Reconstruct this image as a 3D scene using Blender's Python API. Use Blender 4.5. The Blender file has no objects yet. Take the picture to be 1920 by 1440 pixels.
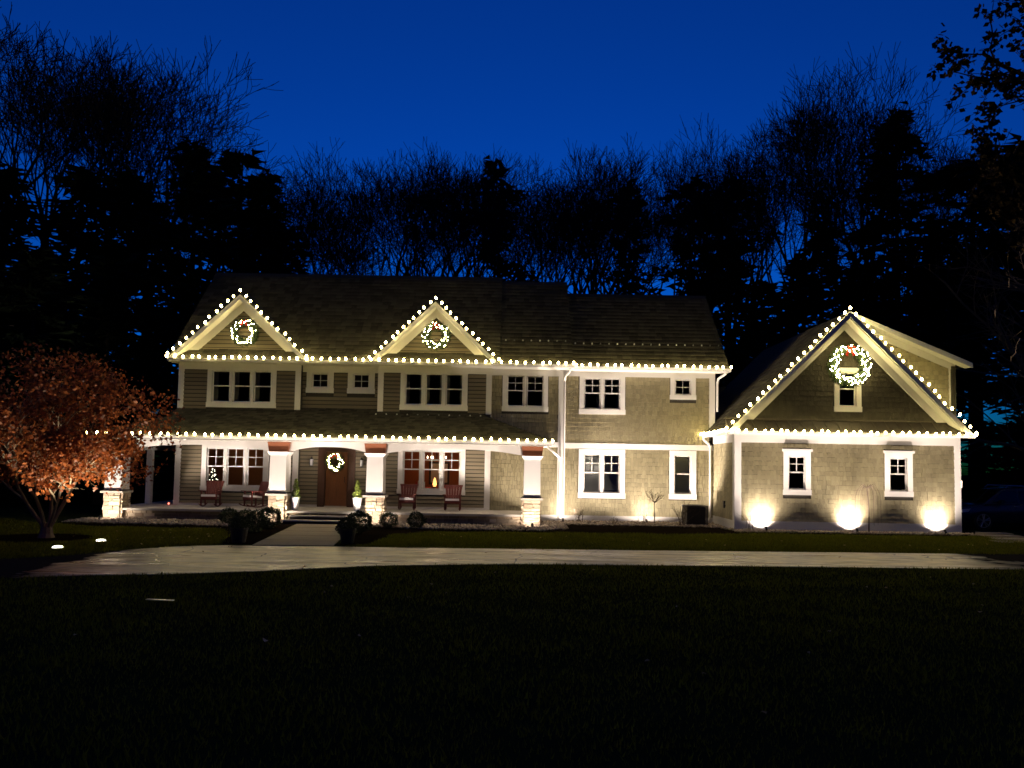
import bpy, math, random
import numpy as np
from mathutils import Vector, Matrix
R = math.radians
scene = bpy.context.scene
col = scene.collection

# ------------------------------------------------------------------ camera
cam_d = bpy.data.cameras.new('camera'); cam = bpy.data.objects.new('camera', cam_d); col.objects.link(cam)
cam_d.lens = 27.04; cam_d.sensor_width = 36; cam_d.shift_y = 67 / 1920
cam_d.clip_start = 0.1; cam_d.clip_end = 2000
cam.matrix_world = Matrix.Translation((0, 0, 2.2)) @ Matrix.Rotation(R(93.3), 4, 'X') @ Matrix.Rotation(R(1.0), 4, 'Z')
scene.camera = cam

# ------------------------------------------------------------------ dusk sky (the sun has set behind the house)
world = bpy.data.worlds.new('World'); scene.world = world; world.use_nodes = True
wn, wl = world.node_tree.nodes, world.node_tree.links
sky = wn.new('ShaderNodeTexSky'); sky.sky_type = 'NISHITA'; sky.sun_disc = False
sky.sun_elevation = R(-3.0); sky.sun_rotation = R(0); sky.ozone_density = 6.0; sky.air_density = 1.0; sky.dust_density = 0.3
tint = wn.new('ShaderNodeMix'); tint.data_type = 'RGBA'; tint.blend_type = 'MULTIPLY'; tint.inputs[0].default_value = 1
tint.inputs[7].default_value = (0.02, 0.95, 1.0, 1)
wl.new(sky.outputs[0], tint.inputs[6]); wl.new(tint.outputs[2], wn['Background'].inputs[0])
wn['Background'].inputs[1].default_value = 2.4

# ------------------------------------------------------------------ exposure
vs = scene.view_settings
vs.view_transform = 'Standard'; vs.look = 'None'; vs.exposure = 0; vs.gamma = 1; vs.use_curve_mapping = False
cy = scene.cycles
cy.use_denoising = True; cy.max_bounces = 6; cy.diffuse_bounces = 3; cy.glossy_bounces = 3
cy.transparent_max_bounces = 12; cy.sample_clamp_indirect = 3.0; cy.use_light_tree = True; cy.filter_width = 1.6
cy.caustics_reflective = False; cy.caustics_refractive = False

# strengths of the lamps the photograph shows
BULB = 66.0; MINI = 100.0
WARM = (1.0, 0.79, 0.31); UPWARM = (1.0, 0.82, 0.70)

# ------------------------------------------------------------------ materials
MATS = {}
def mat(name, c, rough=0.7, var=0.0, island=0.0, objr=0.0, nscale=3.0, bump=0.0, bscale=40.0, metal=0.0, spec=0.3, stretch=None, c2=None):
    m = bpy.data.materials.new(name); m.use_nodes = True; MATS[name] = m
    n, l = m.node_tree.nodes, m.node_tree.links
    b = n['Principled BSDF']; b.inputs['Roughness'].default_value = rough; b.inputs['Metallic'].default_value = metal
    b.inputs['Specular IOR Level'].default_value = spec; b.inputs['Base Color'].default_value = (*c, 1)
    tc = n.new('ShaderNodeTexCoord'); mp = n.new('ShaderNodeMapping'); l.new(tc.outputs['Object'], mp.inputs[0])
    if stretch: mp.inputs['Scale'].default_value = stretch
    if var or island or objr or c2:
        last = None
        def add(sock, amp):
            nonlocal last
            ma = n.new('ShaderNodeMath'); ma.operation = 'MULTIPLY_ADD'; l.new(sock, ma.inputs[0]); ma.inputs[1].default_value = 2 * amp
            if last is None: ma.inputs[2].default_value = 1 - amp
            else:
                sub = n.new('ShaderNodeMath'); sub.operation = 'SUBTRACT'; l.new(last, sub.inputs[0]); sub.inputs[1].default_value = amp; l.new(sub.outputs[0], ma.inputs[2])
            last = ma.outputs[0]
        nz = n.new('ShaderNodeTexNoise'); nz.inputs['Scale'].default_value = nscale; nz.inputs['Detail'].default_value = 6; nz.inputs['Roughness'].default_value = 0.65
        l.new(mp.outputs[0], nz.inputs['Vector'])
        if var: add(nz.outputs[0], var)
        if island:
            g = n.new('ShaderNodeNewGeometry'); add(g.outputs['Random Per Island'], island)
        if objr:
            oi = n.new('ShaderNodeObjectInfo'); add(oi.outputs['Random'], objr)
        base = n.new('ShaderNodeMix'); base.data_type = 'RGBA'; base.inputs[6].default_value = (*c, 1); base.inputs[7].default_value = (*(c2 or c), 1)
        if c2:
            src = None
            if island: src = g.outputs['Random Per Island']
            elif objr: src = oi.outputs['Random']
            else: src = nz.outputs[0]
            rr = n.new('ShaderNodeMath'); rr.operation = 'FRACT'; mm = n.new('ShaderNodeMath'); mm.operation = 'MULTIPLY'; mm.inputs[1].default_value = 7.31 if (island or objr) else 1.0
            l.new(src, mm.inputs[0]); l.new(mm.outputs[0], rr.inputs[0]); l.new(rr.outputs[0], base.inputs[0])
        else: base.inputs[0].default_value = 0
        if last is not None:
            sc = n.new('ShaderNodeVectorMath'); sc.operation = 'SCALE'; l.new(base.outputs[2], sc.inputs[0]); l.new(last, sc.inputs['Scale'])
            l.new(sc.outputs[0], b.inputs['Base Color'])
        else: l.new(base.outputs[2], b.inputs['Base Color'])
    if bump:
        bz = n.new('ShaderNodeTexNoise'); bz.inputs['Scale'].default_value = bscale; bz.inputs['Detail'].default_value = 5; l.new(mp.outputs[0], bz.inputs['Vector'])
        bp = n.new('ShaderNodeBump'); bp.inputs['Strength'].default_value = bump; bp.inputs['Distance'].default_value = 0.02
        l.new(bz.outputs[0], bp.inputs['Height']); l.new(bp.outputs[0], b.inputs['Normal'])
    return m
def emit(name, c, s):
    m = bpy.data.materials.new(name); m.use_nodes = True; MATS[name] = m
    b = m.node_tree.nodes['Principled BSDF']; b.inputs['Base Color'].default_value = (0.8, 0.75, 0.6, 1)
    b.inputs['Emission Color'].default_value = (*c, 1); b.inputs['Emission Strength'].default_value = s
    return m
def glass(name, tintc=(0.9, 0.93, 0.92), ior=1.5):
    m = bpy.data.materials.new(name); m.use_nodes = True; MATS[name] = m
    n, l = m.node_tree.nodes, m.node_tree.links; n.remove(n['Principled BSDF'])
    t = n.new('ShaderNodeBsdfTransparent'); t.inputs[0].default_value = (*tintc, 1)
    g = n.new('ShaderNodeBsdfGlossy'); g.inputs['Roughness'].default_value = 0.015
    f = n.new('ShaderNodeFresnel'); f.inputs[0].default_value = ior
    mx = n.new('ShaderNodeMixShader'); l.new(f.outputs[0], mx.inputs[0]); l.new(t.outputs[0], mx.inputs[1]); l.new(g.outputs[0], mx.inputs[2])
    l.new(mx.outputs[0], n['Material Output'].inputs[0])
    return m
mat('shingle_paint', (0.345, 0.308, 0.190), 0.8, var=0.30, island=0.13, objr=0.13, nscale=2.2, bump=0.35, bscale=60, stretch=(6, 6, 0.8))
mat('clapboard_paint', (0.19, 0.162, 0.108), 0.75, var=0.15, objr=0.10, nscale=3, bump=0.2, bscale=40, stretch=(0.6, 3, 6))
mat('shaded_shingle_paint', (0.056, 0.050, 0.036), 0.8, var=0.30, island=0.18, nscale=2.2, bump=0.35, bscale=60, stretch=(6, 6, 0.8))  # shingle paint darkened: the gable's weak light is put into the colour
mat('sheathing', (0.05, 0.045, 0.034), 0.9, var=0.15)
mat('trim_white', (0.76, 0.74, 0.70), 0.55, var=0.06, nscale=2, bump=0.05)
mat('soffit_white', (0.70, 0.68, 0.62), 0.65, var=0.05)
mat('asphalt_shingle', (0.050, 0.046, 0.032), 0.95, var=0.40, island=0.38, nscale=5, bump=0.6, bscale=90, spec=0.15)
mat('metal_roof', (0.10, 0.085, 0.065), 0.5, var=0.15, metal=0.3, spec=0.4)
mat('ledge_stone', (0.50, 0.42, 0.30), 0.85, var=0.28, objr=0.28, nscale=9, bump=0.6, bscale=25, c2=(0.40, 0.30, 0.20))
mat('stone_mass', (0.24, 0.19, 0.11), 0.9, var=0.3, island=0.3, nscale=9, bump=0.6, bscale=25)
mat('mortar', (0.36, 0.30, 0.21), 0.95, var=0.2, bump=0.4)
mat('slab_stone', (0.45, 0.42, 0.36), 0.8, var=0.2, nscale=4, bump=0.2)
mat('shaded_riser_stone', (0.03, 0.026, 0.02), 0.9, var=0.2)  # near-black: the shadow on the step risers is put into their colour
mat('stained_wood', (0.24, 0.085, 0.040), 0.6, var=0.25, nscale=4, stretch=(1, 1, 8))
mat('door_wood', (0.13, 0.05, 0.018), 0.45, var=0.3, nscale=4, stretch=(8, 1, 0.6))
mat('dark_wood', (0.05, 0.022, 0.012), 0.5, var=0.3, nscale=5)
mat('chair_red', (0.095, 0.018, 0.012), 0.5, var=0.2, nscale=6)
mat('cushion_white', (0.75, 0.73, 0.70), 0.9, var=0.05)
mat('black_metal', (0.012, 0.012, 0.012), 0.45, metal=0.2)
mat('bronze_metal', (0.05, 0.04, 0.03), 0.4, metal=0.8)
glass('window_glass'); glass('car_glass', (0.25, 0.28, 0.3))
mat('blind_white', (0.80, 0.79, 0.74), 0.7)
mat('curtain', (0.30, 0.28, 0.24), 0.95, var=0.1)
mat('room_dark', (0.10, 0.085, 0.07), 0.9)
mat('room_orange', (0.36, 0.10, 0.035), 0.85, var=0.1)
mat('room_brown', (0.30, 0.13, 0.06), 0.9, var=0.15)
mat('picture_mat', (0.55, 0.40, 0.28), 0.8, var=0.3, nscale=6)
mat('red_cloth', (0.45, 0.04, 0.03), 0.85)
mat('lawn_soil', (0.020, 0.026, 0.008), 1.0, var=0.5, nscale=1.2, bump=0.5, bscale=30, spec=0.0)
mat('grass_blade', (0.098, 0.120, 0.008), 0.8, island=0.4, var=0.3, nscale=0.7, spec=0.0, c2=(0.120, 0.115, 0.012))
mat('mulch', (0.008, 0.006, 0.004), 1.0, var=0.5, nscale=8, bump=1.0, bscale=30, spec=0.0)
mat('pebble', (0.34, 0.29, 0.22), 0.8, island=0.45, spec=0.25, c2=(0.22, 0.17, 0.12))
mat('walk_concrete', (0.23, 0.19, 0.125), 0.85, var=0.45, nscale=1.5, bump=0.3, stretch=(0.5, 2.2, 1))
mat('fallen_leaf', (0.40, 0.30, 0.17), 0.8, island=0.5)
mat('maple_leaf', (0.31, 0.098, 0.026), 0.48, island=0.62, spec=0.35, c2=(0.16, 0.036, 0.012))
mat('maple_bark', (0.30, 0.24, 0.165), 0.85, var=0.3, nscale=8, bump=0.4)
mat('forest_bark', (0.028, 0.024, 0.020), 0.95, var=0.3, spec=0.05)
mat('twig_bark', (0.11, 0.085, 0.06), 0.9, var=0.3, spec=0.1)
mat('needles', (0.010, 0.016, 0.008), 0.95, island=0.4, spec=0.03)
mat('oak_leaf', (0.030, 0.018, 0.010), 0.85, island=0.4, spec=0.1)
mat('boxwood_leaf', (0.030, 0.045, 0.012), 0.7, island=0.5, spec=0.2)
mat('topiary_leaf', (0.20, 0.26, 0.045), 0.7, island=0.4)
mat('wreath_green', (0.022, 0.040, 0.011), 0.75, island=0.5)
mat('ribbon_red', (0.50, 0.030, 0.015), 0.55)
mat('pot_white', (0.60, 0.60, 0.60), 0.5, var=0.05)
mat('pot_dark', (0.022, 0.020, 0.018), 0.6)
mat('plant_stem', (0.09, 0.07, 0.04), 0.9)
mat('wire_green', (0.01, 0.02, 0.01), 0.6)
mat('guard_metal', (0.40, 0.40, 0.40), 0.3, objr=0.9, spec=0.6)
mat('ac_paint', (0.045, 0.042, 0.040), 0.55, var=0.1)
mat('car_paint', (0.035, 0.040, 0.050), 0.22, metal=0.3, spec=0.6)
mat('tyre_rubber', (0.012, 0.012, 0.012), 0.8)
mat('alloy', (0.55, 0.55, 0.55), 0.3, metal=0.9)
mat('lens_clear', (0.6, 0.6, 0.62), 0.1, spec=0.8)
mat('path_stone', (0.20, 0.17, 0.13), 0.9, var=0.3, bump=0.4)
mat('rod_white', (0.85, 0.85, 0.85), 0.28, metal=1.0)
mat('shaded_trunk_bark', (0.13, 0.10, 0.075), 0.9, var=0.35, nscale=10, bump=0.6)  # darker than the branches: the trunk's weaker light is put into its colour
emit('bulb_glow', WARM, BULB)
def vary(m):                                  # no two bulbs of a string burn equally bright
    n, l = m.node_tree.nodes, m.node_tree.links; oi = n.new('ShaderNodeObjectInfo'); mr = n.new('ShaderNodeMapRange'); mr.inputs[3].default_value = BULB * 0.6; mr.inputs[4].default_value = BULB * 1.4
    l.new(oi.outputs['Random'], mr.inputs[0]); l.new(mr.outputs[0], n['Principled BSDF'].inputs['Emission Strength'])
vary(MATS['bulb_glow'])
emit('mini_glow', (1.0, 0.80, 0.34), MINI); emit('lens_glow', (1.0, 0.85, 0.62), 6.0)
emit('well_glow', (1.0, 0.95, 0.72), 7.0); emit('red_glow', (1.0, 0.18, 0.12), 4.0); emit('candle_glow', (1.0, 0.42, 0.12), 3.0)
emit('chandelier_glow', (1.0, 0.85, 0.6), 6.0); emit('lantern_glow', (1.0, 0.8, 0.6), 3.0)
def drive_mat():
    m = mat('driveway_concrete', (0.50, 0.425, 0.225), 0.38, var=1.5, nscale=1.9, bump=0.16, bscale=14, spec=0.6, stretch=(0.6, 1.7, 1))
    n, l = m.node_tree.nodes, m.node_tree.links; b = n['Principled BSDF']
    src = b.inputs['Base Color'].links[0].from_socket
    tc = n.new('ShaderNodeTexCoord'); wob = n.new('ShaderNodeTexNoise'); wob.inputs['Scale'].default_value = 0.9; l.new(tc.outputs['Object'], wob.inputs['Vector'])
    mx = n.new('ShaderNodeMix'); mx.data_type = 'RGBA'; mx.blend_type = 'ADD'; mx.inputs[0].default_value = 0.8
    l.new(tc.outputs['Object'], mx.inputs[6]); l.new(wob.outputs['Color'], mx.inputs[7])
    vo = n.new('ShaderNodeTexVoronoi'); vo.feature = 'DISTANCE_TO_EDGE'; vo.inputs['Scale'].default_value = 0.33; l.new(mx.outputs[2], vo.inputs['Vector'])
    lt = n.new('ShaderNodeMath'); lt.operation = 'LESS_THAN'; lt.inputs[1].default_value = 0.0; l.new(vo.outputs[0], lt.inputs[0])
    mk = n.new('ShaderNodeTexNoise'); mk.inputs['Scale'].default_value = 0.35; l.new(tc.outputs['Object'], mk.inputs['Vector'])
    mr = n.new('ShaderNodeMapRange'); mr.inputs[1].default_value = 0.45; mr.inputs[2].default_value = 0.62; mr.inputs[3].default_value = 0.0; mr.inputs[4].default_value = 0.007; l.new(mk.outputs[0], mr.inputs[0]); l.new(mr.outputs[0], lt.inputs[1])
    dk = n.new('ShaderNodeMix'); dk.data_type = 'RGBA'; l.new(lt.outputs[0], dk.inputs[0]); l.new(src, dk.inputs[6]); dk.inputs[7].default_value = (0.03, 0.025, 0.02, 1)
    # both ends darken along a ragged edge: fading light put into the colour
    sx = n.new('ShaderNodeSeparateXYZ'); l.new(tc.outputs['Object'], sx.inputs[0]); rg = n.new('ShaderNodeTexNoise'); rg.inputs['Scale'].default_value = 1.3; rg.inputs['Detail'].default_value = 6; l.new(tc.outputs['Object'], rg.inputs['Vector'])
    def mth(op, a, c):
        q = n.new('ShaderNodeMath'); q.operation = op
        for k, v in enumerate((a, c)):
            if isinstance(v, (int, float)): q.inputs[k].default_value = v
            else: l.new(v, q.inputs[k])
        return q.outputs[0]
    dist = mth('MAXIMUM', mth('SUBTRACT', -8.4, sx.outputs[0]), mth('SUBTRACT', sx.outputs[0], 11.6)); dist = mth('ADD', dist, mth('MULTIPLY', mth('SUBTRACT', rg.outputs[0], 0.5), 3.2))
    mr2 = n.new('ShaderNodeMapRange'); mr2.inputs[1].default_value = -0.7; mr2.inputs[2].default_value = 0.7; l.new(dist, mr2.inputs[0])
    end_fade = n.new('ShaderNodeMix'); end_fade.data_type = 'RGBA'; l.new(mr2.outputs[0], end_fade.inputs[0]); l.new(dk.outputs[2], end_fade.inputs[6]); end_fade.inputs[7].default_value = (0.022, 0.020, 0.016, 1)
    l.new(end_fade.outputs[2], b.inputs['Base Color']); l.new(mth('MULTIPLY', mth('SUBTRACT', 1.0, mr2.outputs[0]), 0.6), b.inputs['Specular IOR Level'])
def translucent(name, fac):                   # thin leaves let the light behind them through
    m = MATS[name]; n, l = m.node_tree.nodes, m.node_tree.links; b = n['Principled BSDF']; t = n.new('ShaderNodeBsdfTranslucent'); mx = n.new('ShaderNodeMixShader'); mx.inputs[0].default_value = fac
    l.new(b.inputs['Base Color'].links[0].from_socket, t.inputs[0]); l.new(b.outputs[0], mx.inputs[1]); l.new(t.outputs[0], mx.inputs[2]); l.new(mx.outputs[0], n['Material Output'].inputs[0])
translucent('grass_blade', 0.33); translucent('maple_leaf', 0.55); translucent('fallen_leaf', 0.3)
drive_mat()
def drive_sheen():
    m = MATS['driveway_concrete']; n, l = m.node_tree.nodes, m.node_tree.links
    tc = n.new('ShaderNodeTexCoord'); mp = n.new('ShaderNodeMapping'); mp.inputs['Scale'].default_value = (0.30, 2.6, 1); nz = n.new('ShaderNodeTexNoise'); nz.inputs['Scale'].default_value = 1.0; nz.inputs['Detail'].default_value = 5
    mr = n.new('ShaderNodeMapRange'); mr.inputs[1].default_value = 0.35; mr.inputs[2].default_value = 0.65; mr.inputs[3].default_value = 0.20; mr.inputs[4].default_value = 0.60
    l.new(tc.outputs['Object'], mp.inputs[0]); l.new(mp.outputs[0], nz.inputs['Vector']); l.new(nz.outputs[0], mr.inputs[0]); l.new(mr.outputs[0], n['Principled BSDF'].inputs['Roughness'])
drive_sheen()

# ------------------------------------------------------------------ mesh helpers
ROOT_LOC = {}
class MB:
    def __init__(s): s.v = []; s.f = []
    def quad(s, *p):
        i = len(s.v); s.v += [tuple(q) for q in p]; s.f.append(tuple(range(i, i + len(p)))); return s
    def hexa(s, a, b):                       # two quads (bottom loop a, top loop b)
        i = len(s.v); s.v += [tuple(q) for q in a] + [tuple(q) for q in b]; n = len(a)
        s.f.append(tuple(i + k for k in reversed(range(n)))); s.f.append(tuple(i + n + k for k in range(n)))
        for k in range(n): s.f.append((i + k, i + (k + 1) % n, i + n + (k + 1) % n, i + n + k))
        return s
    def box(s, x0, x1, y0, y1, z0, z1):
        return s.hexa([(x0, y0, z0), (x1, y0, z0), (x1, y1, z0), (x0, y1, z0)], [(x0, y0, z1), (x1, y0, z1), (x1, y1, z1), (x0, y1, z1)])
    def frustum(s, cx, cy, z0, z1, w0, d0, w1, d1):
        return s.hexa([(cx - w0, cy - d0, z0), (cx + w0, cy - d0, z0), (cx + w0, cy + d0, z0), (cx - w0, cy + d0, z0)],
                      [(cx - w1, cy - d1, z1), (cx + w1, cy - d1, z1), (cx + w1, cy + d1, z1), (cx - w1, cy + d1, z1)])
    def prism_y(s, pts, y0, y1):             # polygon in XZ, extruded along Y
        return s.hexa([(x, y0, z) for x, z in pts], [(x, y1, z) for x, z in pts])
    def prism_x(s, pts, x0, x1):             # polygon in YZ, extruded along X
        return s.hexa([(x0, y, z) for y, z in pts], [(x1, y, z) for y, z in pts])
    def tube(s, pts, rad, n=6, caps=True):
        pts = [Vector(p) for p in pts]
        if not hasattr(rad, '__len__'): rad = [rad] * len(pts)
        i0 = len(s.v)
        for k, p in enumerate(pts):
            d = (pts[min(k + 1, len(pts) - 1)] - pts[max(k - 1, 0)]).normalized()
            a = d.cross(Vector((0.31, 0.17, 0.93)) if abs(d.z) < 0.9 else Vector((1, 0.1, 0))).normalized(); b = d.cross(a)
            for j in range(n):
                t = 2 * math.pi * j / n; s.v.append(tuple(p + (a * math.cos(t) + b * math.sin(t)) * rad[k]))
        for k in range(len(pts) - 1):
            for j in range(n):
                s.f.append((i0 + k * n + j, i0 + k * n + (j + 1) % n, i0 + (k + 1) * n + (j + 1) % n, i0 + (k + 1) * n + j))
        if caps and n > 2:
            s.f.append(tuple(i0 + j for j in reversed(range(n)))); e = i0 + (len(pts) - 1) * n; s.f.append(tuple(e + j for j in range(n)))
        return s
    def lathe(s, prof, n=12, c=(0, 0, 0)):
        i0 = len(s.v)
        for r, z in prof:
            for j in range(n):
                t = 2 * math.pi * j / n; s.v.append((c[0] + r * math.cos(t), c[1] + r * math.sin(t), c[2] + z))
        for k in range(len(prof) - 1):
            for j in range(n): s.f.append((i0 + k * n + j, i0 + k * n + (j + 1) % n, i0 + (k + 1) * n + (j + 1) % n, i0 + (k + 1) * n + j))
        s.f.append(tuple(i0 + j for j in reversed(range(n)))); e = i0 + (len(prof) - 1) * n; s.f.append(tuple(e + j for j in range(n)))
        return s
    def mesh(s, name, m, smooth=False):
        me = bpy.data.meshes.new(name); me.from_pydata(s.v, [], s.f); me.materials.append(MATS[m])
        if smooth: me.polygons.foreach_set('use_smooth', [True] * len(me.polygons))
        me.update(); return me
    def build(s, name, m, parent=None, smooth=False): return link(name, s.mesh(name, m, smooth), parent)
def link(name, me, parent=None, loc=None, rot=None, scale=None):
    o = bpy.data.objects.new(name, me); col.objects.link(o)
    if parent is not None:
        o.parent = parent
        if parent.name in ROOT_LOC: o.matrix_parent_inverse = Matrix.Translation(-ROOT_LOC[parent.name])
    if loc is not None: o.location = loc
    if rot is not None: o.rotation_euler = rot
    if scale is not None: o.scale = scale
    return o
def tag(o, label, cat=None, group=None, kind=None):
    if label: o['label'] = label
    if cat: o['category'] = cat
    if group: o['group'] = group
    if kind: o['kind'] = kind
    return o
def thing(name, loc, label, cat, group=None, rz=0, worldspace=False):
    o = bpy.data.objects.new(name, None); col.objects.link(o); o.location = loc; o.rotation_euler = (0, 0, rz); o.empty_display_size = 0.2
    tag(o, label, cat, group)
    if worldspace: ROOT_LOC[o.name] = Vector(loc)
    return o
def copy_tree(o, parent=None):
    c = o.copy(); col.objects.link(c)
    if parent is not None: c.parent = parent
    for ch in list(o.children): copy_tree(ch, c)
    return c
def np_mesh(name, verts, faces, m):          # verts (N,3) float, faces (M,k) int with one k
    me = bpy.data.meshes.new(name); verts = np.asarray(verts, np.float32); faces = np.asarray(faces, np.int32); k = faces.shape[1]
    me.vertices.add(len(verts)); me.vertices.foreach_set('co', verts.ravel())
    me.loops.add(faces.size); me.loops.foreach_set('vertex_index', faces.ravel())
    me.polygons.add(len(faces)); me.polygons.foreach_set('loop_start', np.arange(0, faces.size, k, dtype=np.int32)); me.polygons.foreach_set('loop_total', np.full(len(faces), k, np.int32))
    me.materials.append(MATS[m]); me.update(calc_edges=True); return me

# ================================================================== SETTING
def sheet(name, pts, z, m):
    b = MB(); b.quad(*[(x, y, z) for x, y in pts]); o = b.build(name, m); o['kind'] = 'structure'; return o
sheet('ground', [(-400, -200), (400, -200), (400, 500), (-400, 500)], 0.0, 'lawn_soil')
drive_far = [(-26, 11.5), (-16, 14.2), (-11.5, 15.9), (-9.9, 16.9), (-9.0, 18.5), (-8.2, 19.35), (-7.2, 19.72), (-4.5, 19.85), (0, 20.05), (6.2, 20.4), (13.2, 20.85), (24, 21.6)]
drive_near = [(24, 18.2), (11.2, 17.66), (5.3, 17.4), (0, 17.07), (-2.86, 16.4), (-5.0, 15.3), (-6.4, 14.75), (-7.9, 14.4), (-11, 13.0), (-16, 10.8), (-26, 7.6)]
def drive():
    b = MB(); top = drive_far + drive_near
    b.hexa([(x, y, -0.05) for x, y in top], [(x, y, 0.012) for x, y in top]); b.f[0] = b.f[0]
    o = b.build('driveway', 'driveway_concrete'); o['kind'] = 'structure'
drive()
def walkway():
    b = MB(); n = 5
    a0, a1, c0, c1 = Vector((-6.55, 19.70)), Vector((-4.54, 19.88)), Vector((-7.30, 26.5)), Vector((-5.30, 26.5))
    o = None
    root = sheet('walkway', [tuple(a0), tuple(a1), tuple(c1), tuple(c0)], 0.006, 'mulch')
    for k in range(n):
        t0, t1 = k / n + 0.004, (k + 1) / n - 0.004
        p = [a0.lerp(c0, t0), a1.lerp(c1, t0), a1.lerp(c1, t1), a0.lerp(c0, t1)]
        MB().hexa([(q.x, q.y, 0.008) for q in p], [(q.x, q.y, 0.035) for q in p]).build('slab', 'walk_concrete', root)
walkway()
bed_main = [(-15.2, 27.6), (-14.9, 25.6), (-13.2, 24.9), (-9.3, 24.6), (-7.6, 24.2), (-7.05, 22.0), (-6.75, 20.2), (-7.5, 20.0), (-8.2, 22.3), (-9.3, 23.9)]
sheet('planting_bed', [(-15.3, 27.5), (-15.1, 25.3), (-13.2, 24.6), (-9.0, 24.3), (-8.1, 22.4), (-7.5, 20.1), (-6.65, 20.1), (-7.3, 25.6), (-7.5, 27.5)], 0.006, 'mulch')
sheet('planting_bed', [(-5.3, 27.5), (-5.2, 25.6), (-4.45, 20.2), (-3.7, 20.4), (-3.6, 23.4), (-2.4, 24.7), (1.0, 24.9), (6.0, 25.3), (8.2, 26.0), (16.3, 26.35), (16.3, 27.5), (8, 27.5), (8, 30.5), (1.8, 30.5), (1.0, 27.5)], 0.006, 'mulch')
sheet('tree_bed', [(-12.7 + 1.5 * math.cos(t), 20.7 + 1.3 * math.sin(t)) for t in np.linspace(0, 6.0, 20)], 0.006, 'mulch')

# ================================================================== HOUSE
house = thing('house', (-1.0, 32.0, 0), 'large two storey house with shingled walls, gables, porch and attached garage wing', 'house', worldspace=True)
class Fr:                                    # a facade frame: x runs along u, depth d runs outwards along n
    def __init__(s, O, u, n): s.O, s.u, s.n = Vector(O), Vector(u), Vector(n)
    def p(s, x, z, d): return s.O + s.u * x + Vector((0, 0, z)) + s.n * d
    def box(s, b, x0, x1, z0, z1, d0, d1):
        return b.hexa([s.p(x0, z0, d1), s.p(x1, z0, d1), s.p(x1, z0, d0), s.p(x0, z0, d0)], [s.p(x0, z1, d1), s.p(x1, z1, d1), s.p(x1, z1, d0), s.p(x0, z1, d0)])
def front(Y): return Fr((0, Y, 0), (1, 0, 0), (0, -1, 0))
YB, YM, YR, YG = 29.7, 30.0, 30.3, 27.4     # bays, main wall, right section, garage front
F_bay, F_main, F_right, F_gar = front(YB), front(YM), front(YR), front(YG)
F_garL = Fr((7.96, 0, 0), (0, -1, 0), (-1, 0, 0))      # x runs towards the camera (x = -Y)
def wall(fr, x0, x1, z0, z1, openings=(), th=0.14):
    b = MB(); xs = sorted({x0, x1, *[q for o in openings for q in o[:2] if x0 < q < x1]}); zs = sorted({z0, z1, *[q for o in openings for q in o[2:] if z0 < q < z1]})
    for i in range(len(xs) - 1):
        for j in range(len(zs) - 1):
            mx, mz = (xs[i] + xs[i + 1]) / 2, (zs[j] + zs[j + 1]) / 2
            if any(o[0] < mx < o[1] and o[2] < mz < o[3] for o in openings): continue
            fr.box(b, xs[i], xs[i + 1], zs[j], zs[j + 1], -th, 0)
    return b.build('wall', 'sheathing', house)
def intervals(x0, x1, z0, z1, blocks):
    out = [(x0, x1)]
    for o in blocks:
        if o[3] <= z0 + 0.02 or o[2] >= z1 - 0.02: continue
        nxt = []
        for a, b in out:
            if o[1] <= a or o[0] >= b: nxt.append((a, b)); continue
            if o[0] > a: nxt.append((a, o[0]))
            if o[1] < b: nxt.append((o[1], b))
        out = nxt
    return [(a, b) for a, b in out if b - a > 0.03]
rs = random.Random(5)
UNIT_SHINGLE = MB().hexa([(0, -0.036, 0), (1, -0.036, 0), (1, 0, 0), (0, 0, 0)], [(0, -0.008, 1), (1, -0.008, 1), (1, 0, 1), (0, 0, 1)]).mesh('shingle', 'shingle_paint')
UNIT_BOARD = MB().hexa([(0, -0.045, 0), (1, -0.045, 0), (1, 0, 0), (0, 0, 0)], [(0, -0.006, 1), (1, -0.006, 1), (1, 0, 1), (0, 0, 1)]).mesh('clapboard', 'clapboard_paint')
shingle_left = [300]
def shingles(fr, parent, xr, z0, z1, blocks=(), singles=False, ex=0.165, m='shingle_paint'):
    """xr: (x0, x1) or a function of z giving it. Rows laid from the top down."""
    b = MB(); nrow = max(1, round((z1 - z0) / ex)); e = (z1 - z0) / nrow
    for k in range(nrow):
        zt = z1 - k * e; zb = zt - e
        x0, x1 = xr((zb + zt) / 2) if callable(xr) else xr
        if x1 - x0 < 0.05: continue
        for a, c in intervals(x0, x1, zb, zt, blocks):
            x = a - rs.uniform(0, 0.1)
            while x < c - 0.01:
                w = rs.uniform(0.09, 0.19); xa, xb = max(x, a), min(x + w, c) - 0.007; x += w
                if xb - xa < 0.02: continue
                j = rs.uniform(-0.008, 0.008); dep = rs.uniform(0, 0.012)
                if singles and shingle_left[0] > 0 and fr.n.y < -0.5:
                    shingle_left[0] -= 1
                    link('shingle', UNIT_SHINGLE, parent, loc=fr.p(xa, zb + j, dep + 0.001), scale=(xb - xa, 1, e - j - 0.003))
                else:
                    b.hexa([fr.p(xa, zb + j, 0.036 + dep), fr.p(xb, zb + j, 0.036 + dep), fr.p(xb, zb + j, 0.001), fr.p(xa, zb + j, 0.001)],
                           [fr.p(xa, zt - 0.003, 0.008 + dep), fr.p(xb, zt - 0.003, 0.008 + dep), fr.p(xb, zt - 0.003, 0.001), fr.p(xa, zt - 0.003, 0.001)])
    if b.v:
        o = b.build('wall_shingles', m, parent); o['kind'] = 'stuff'
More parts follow.
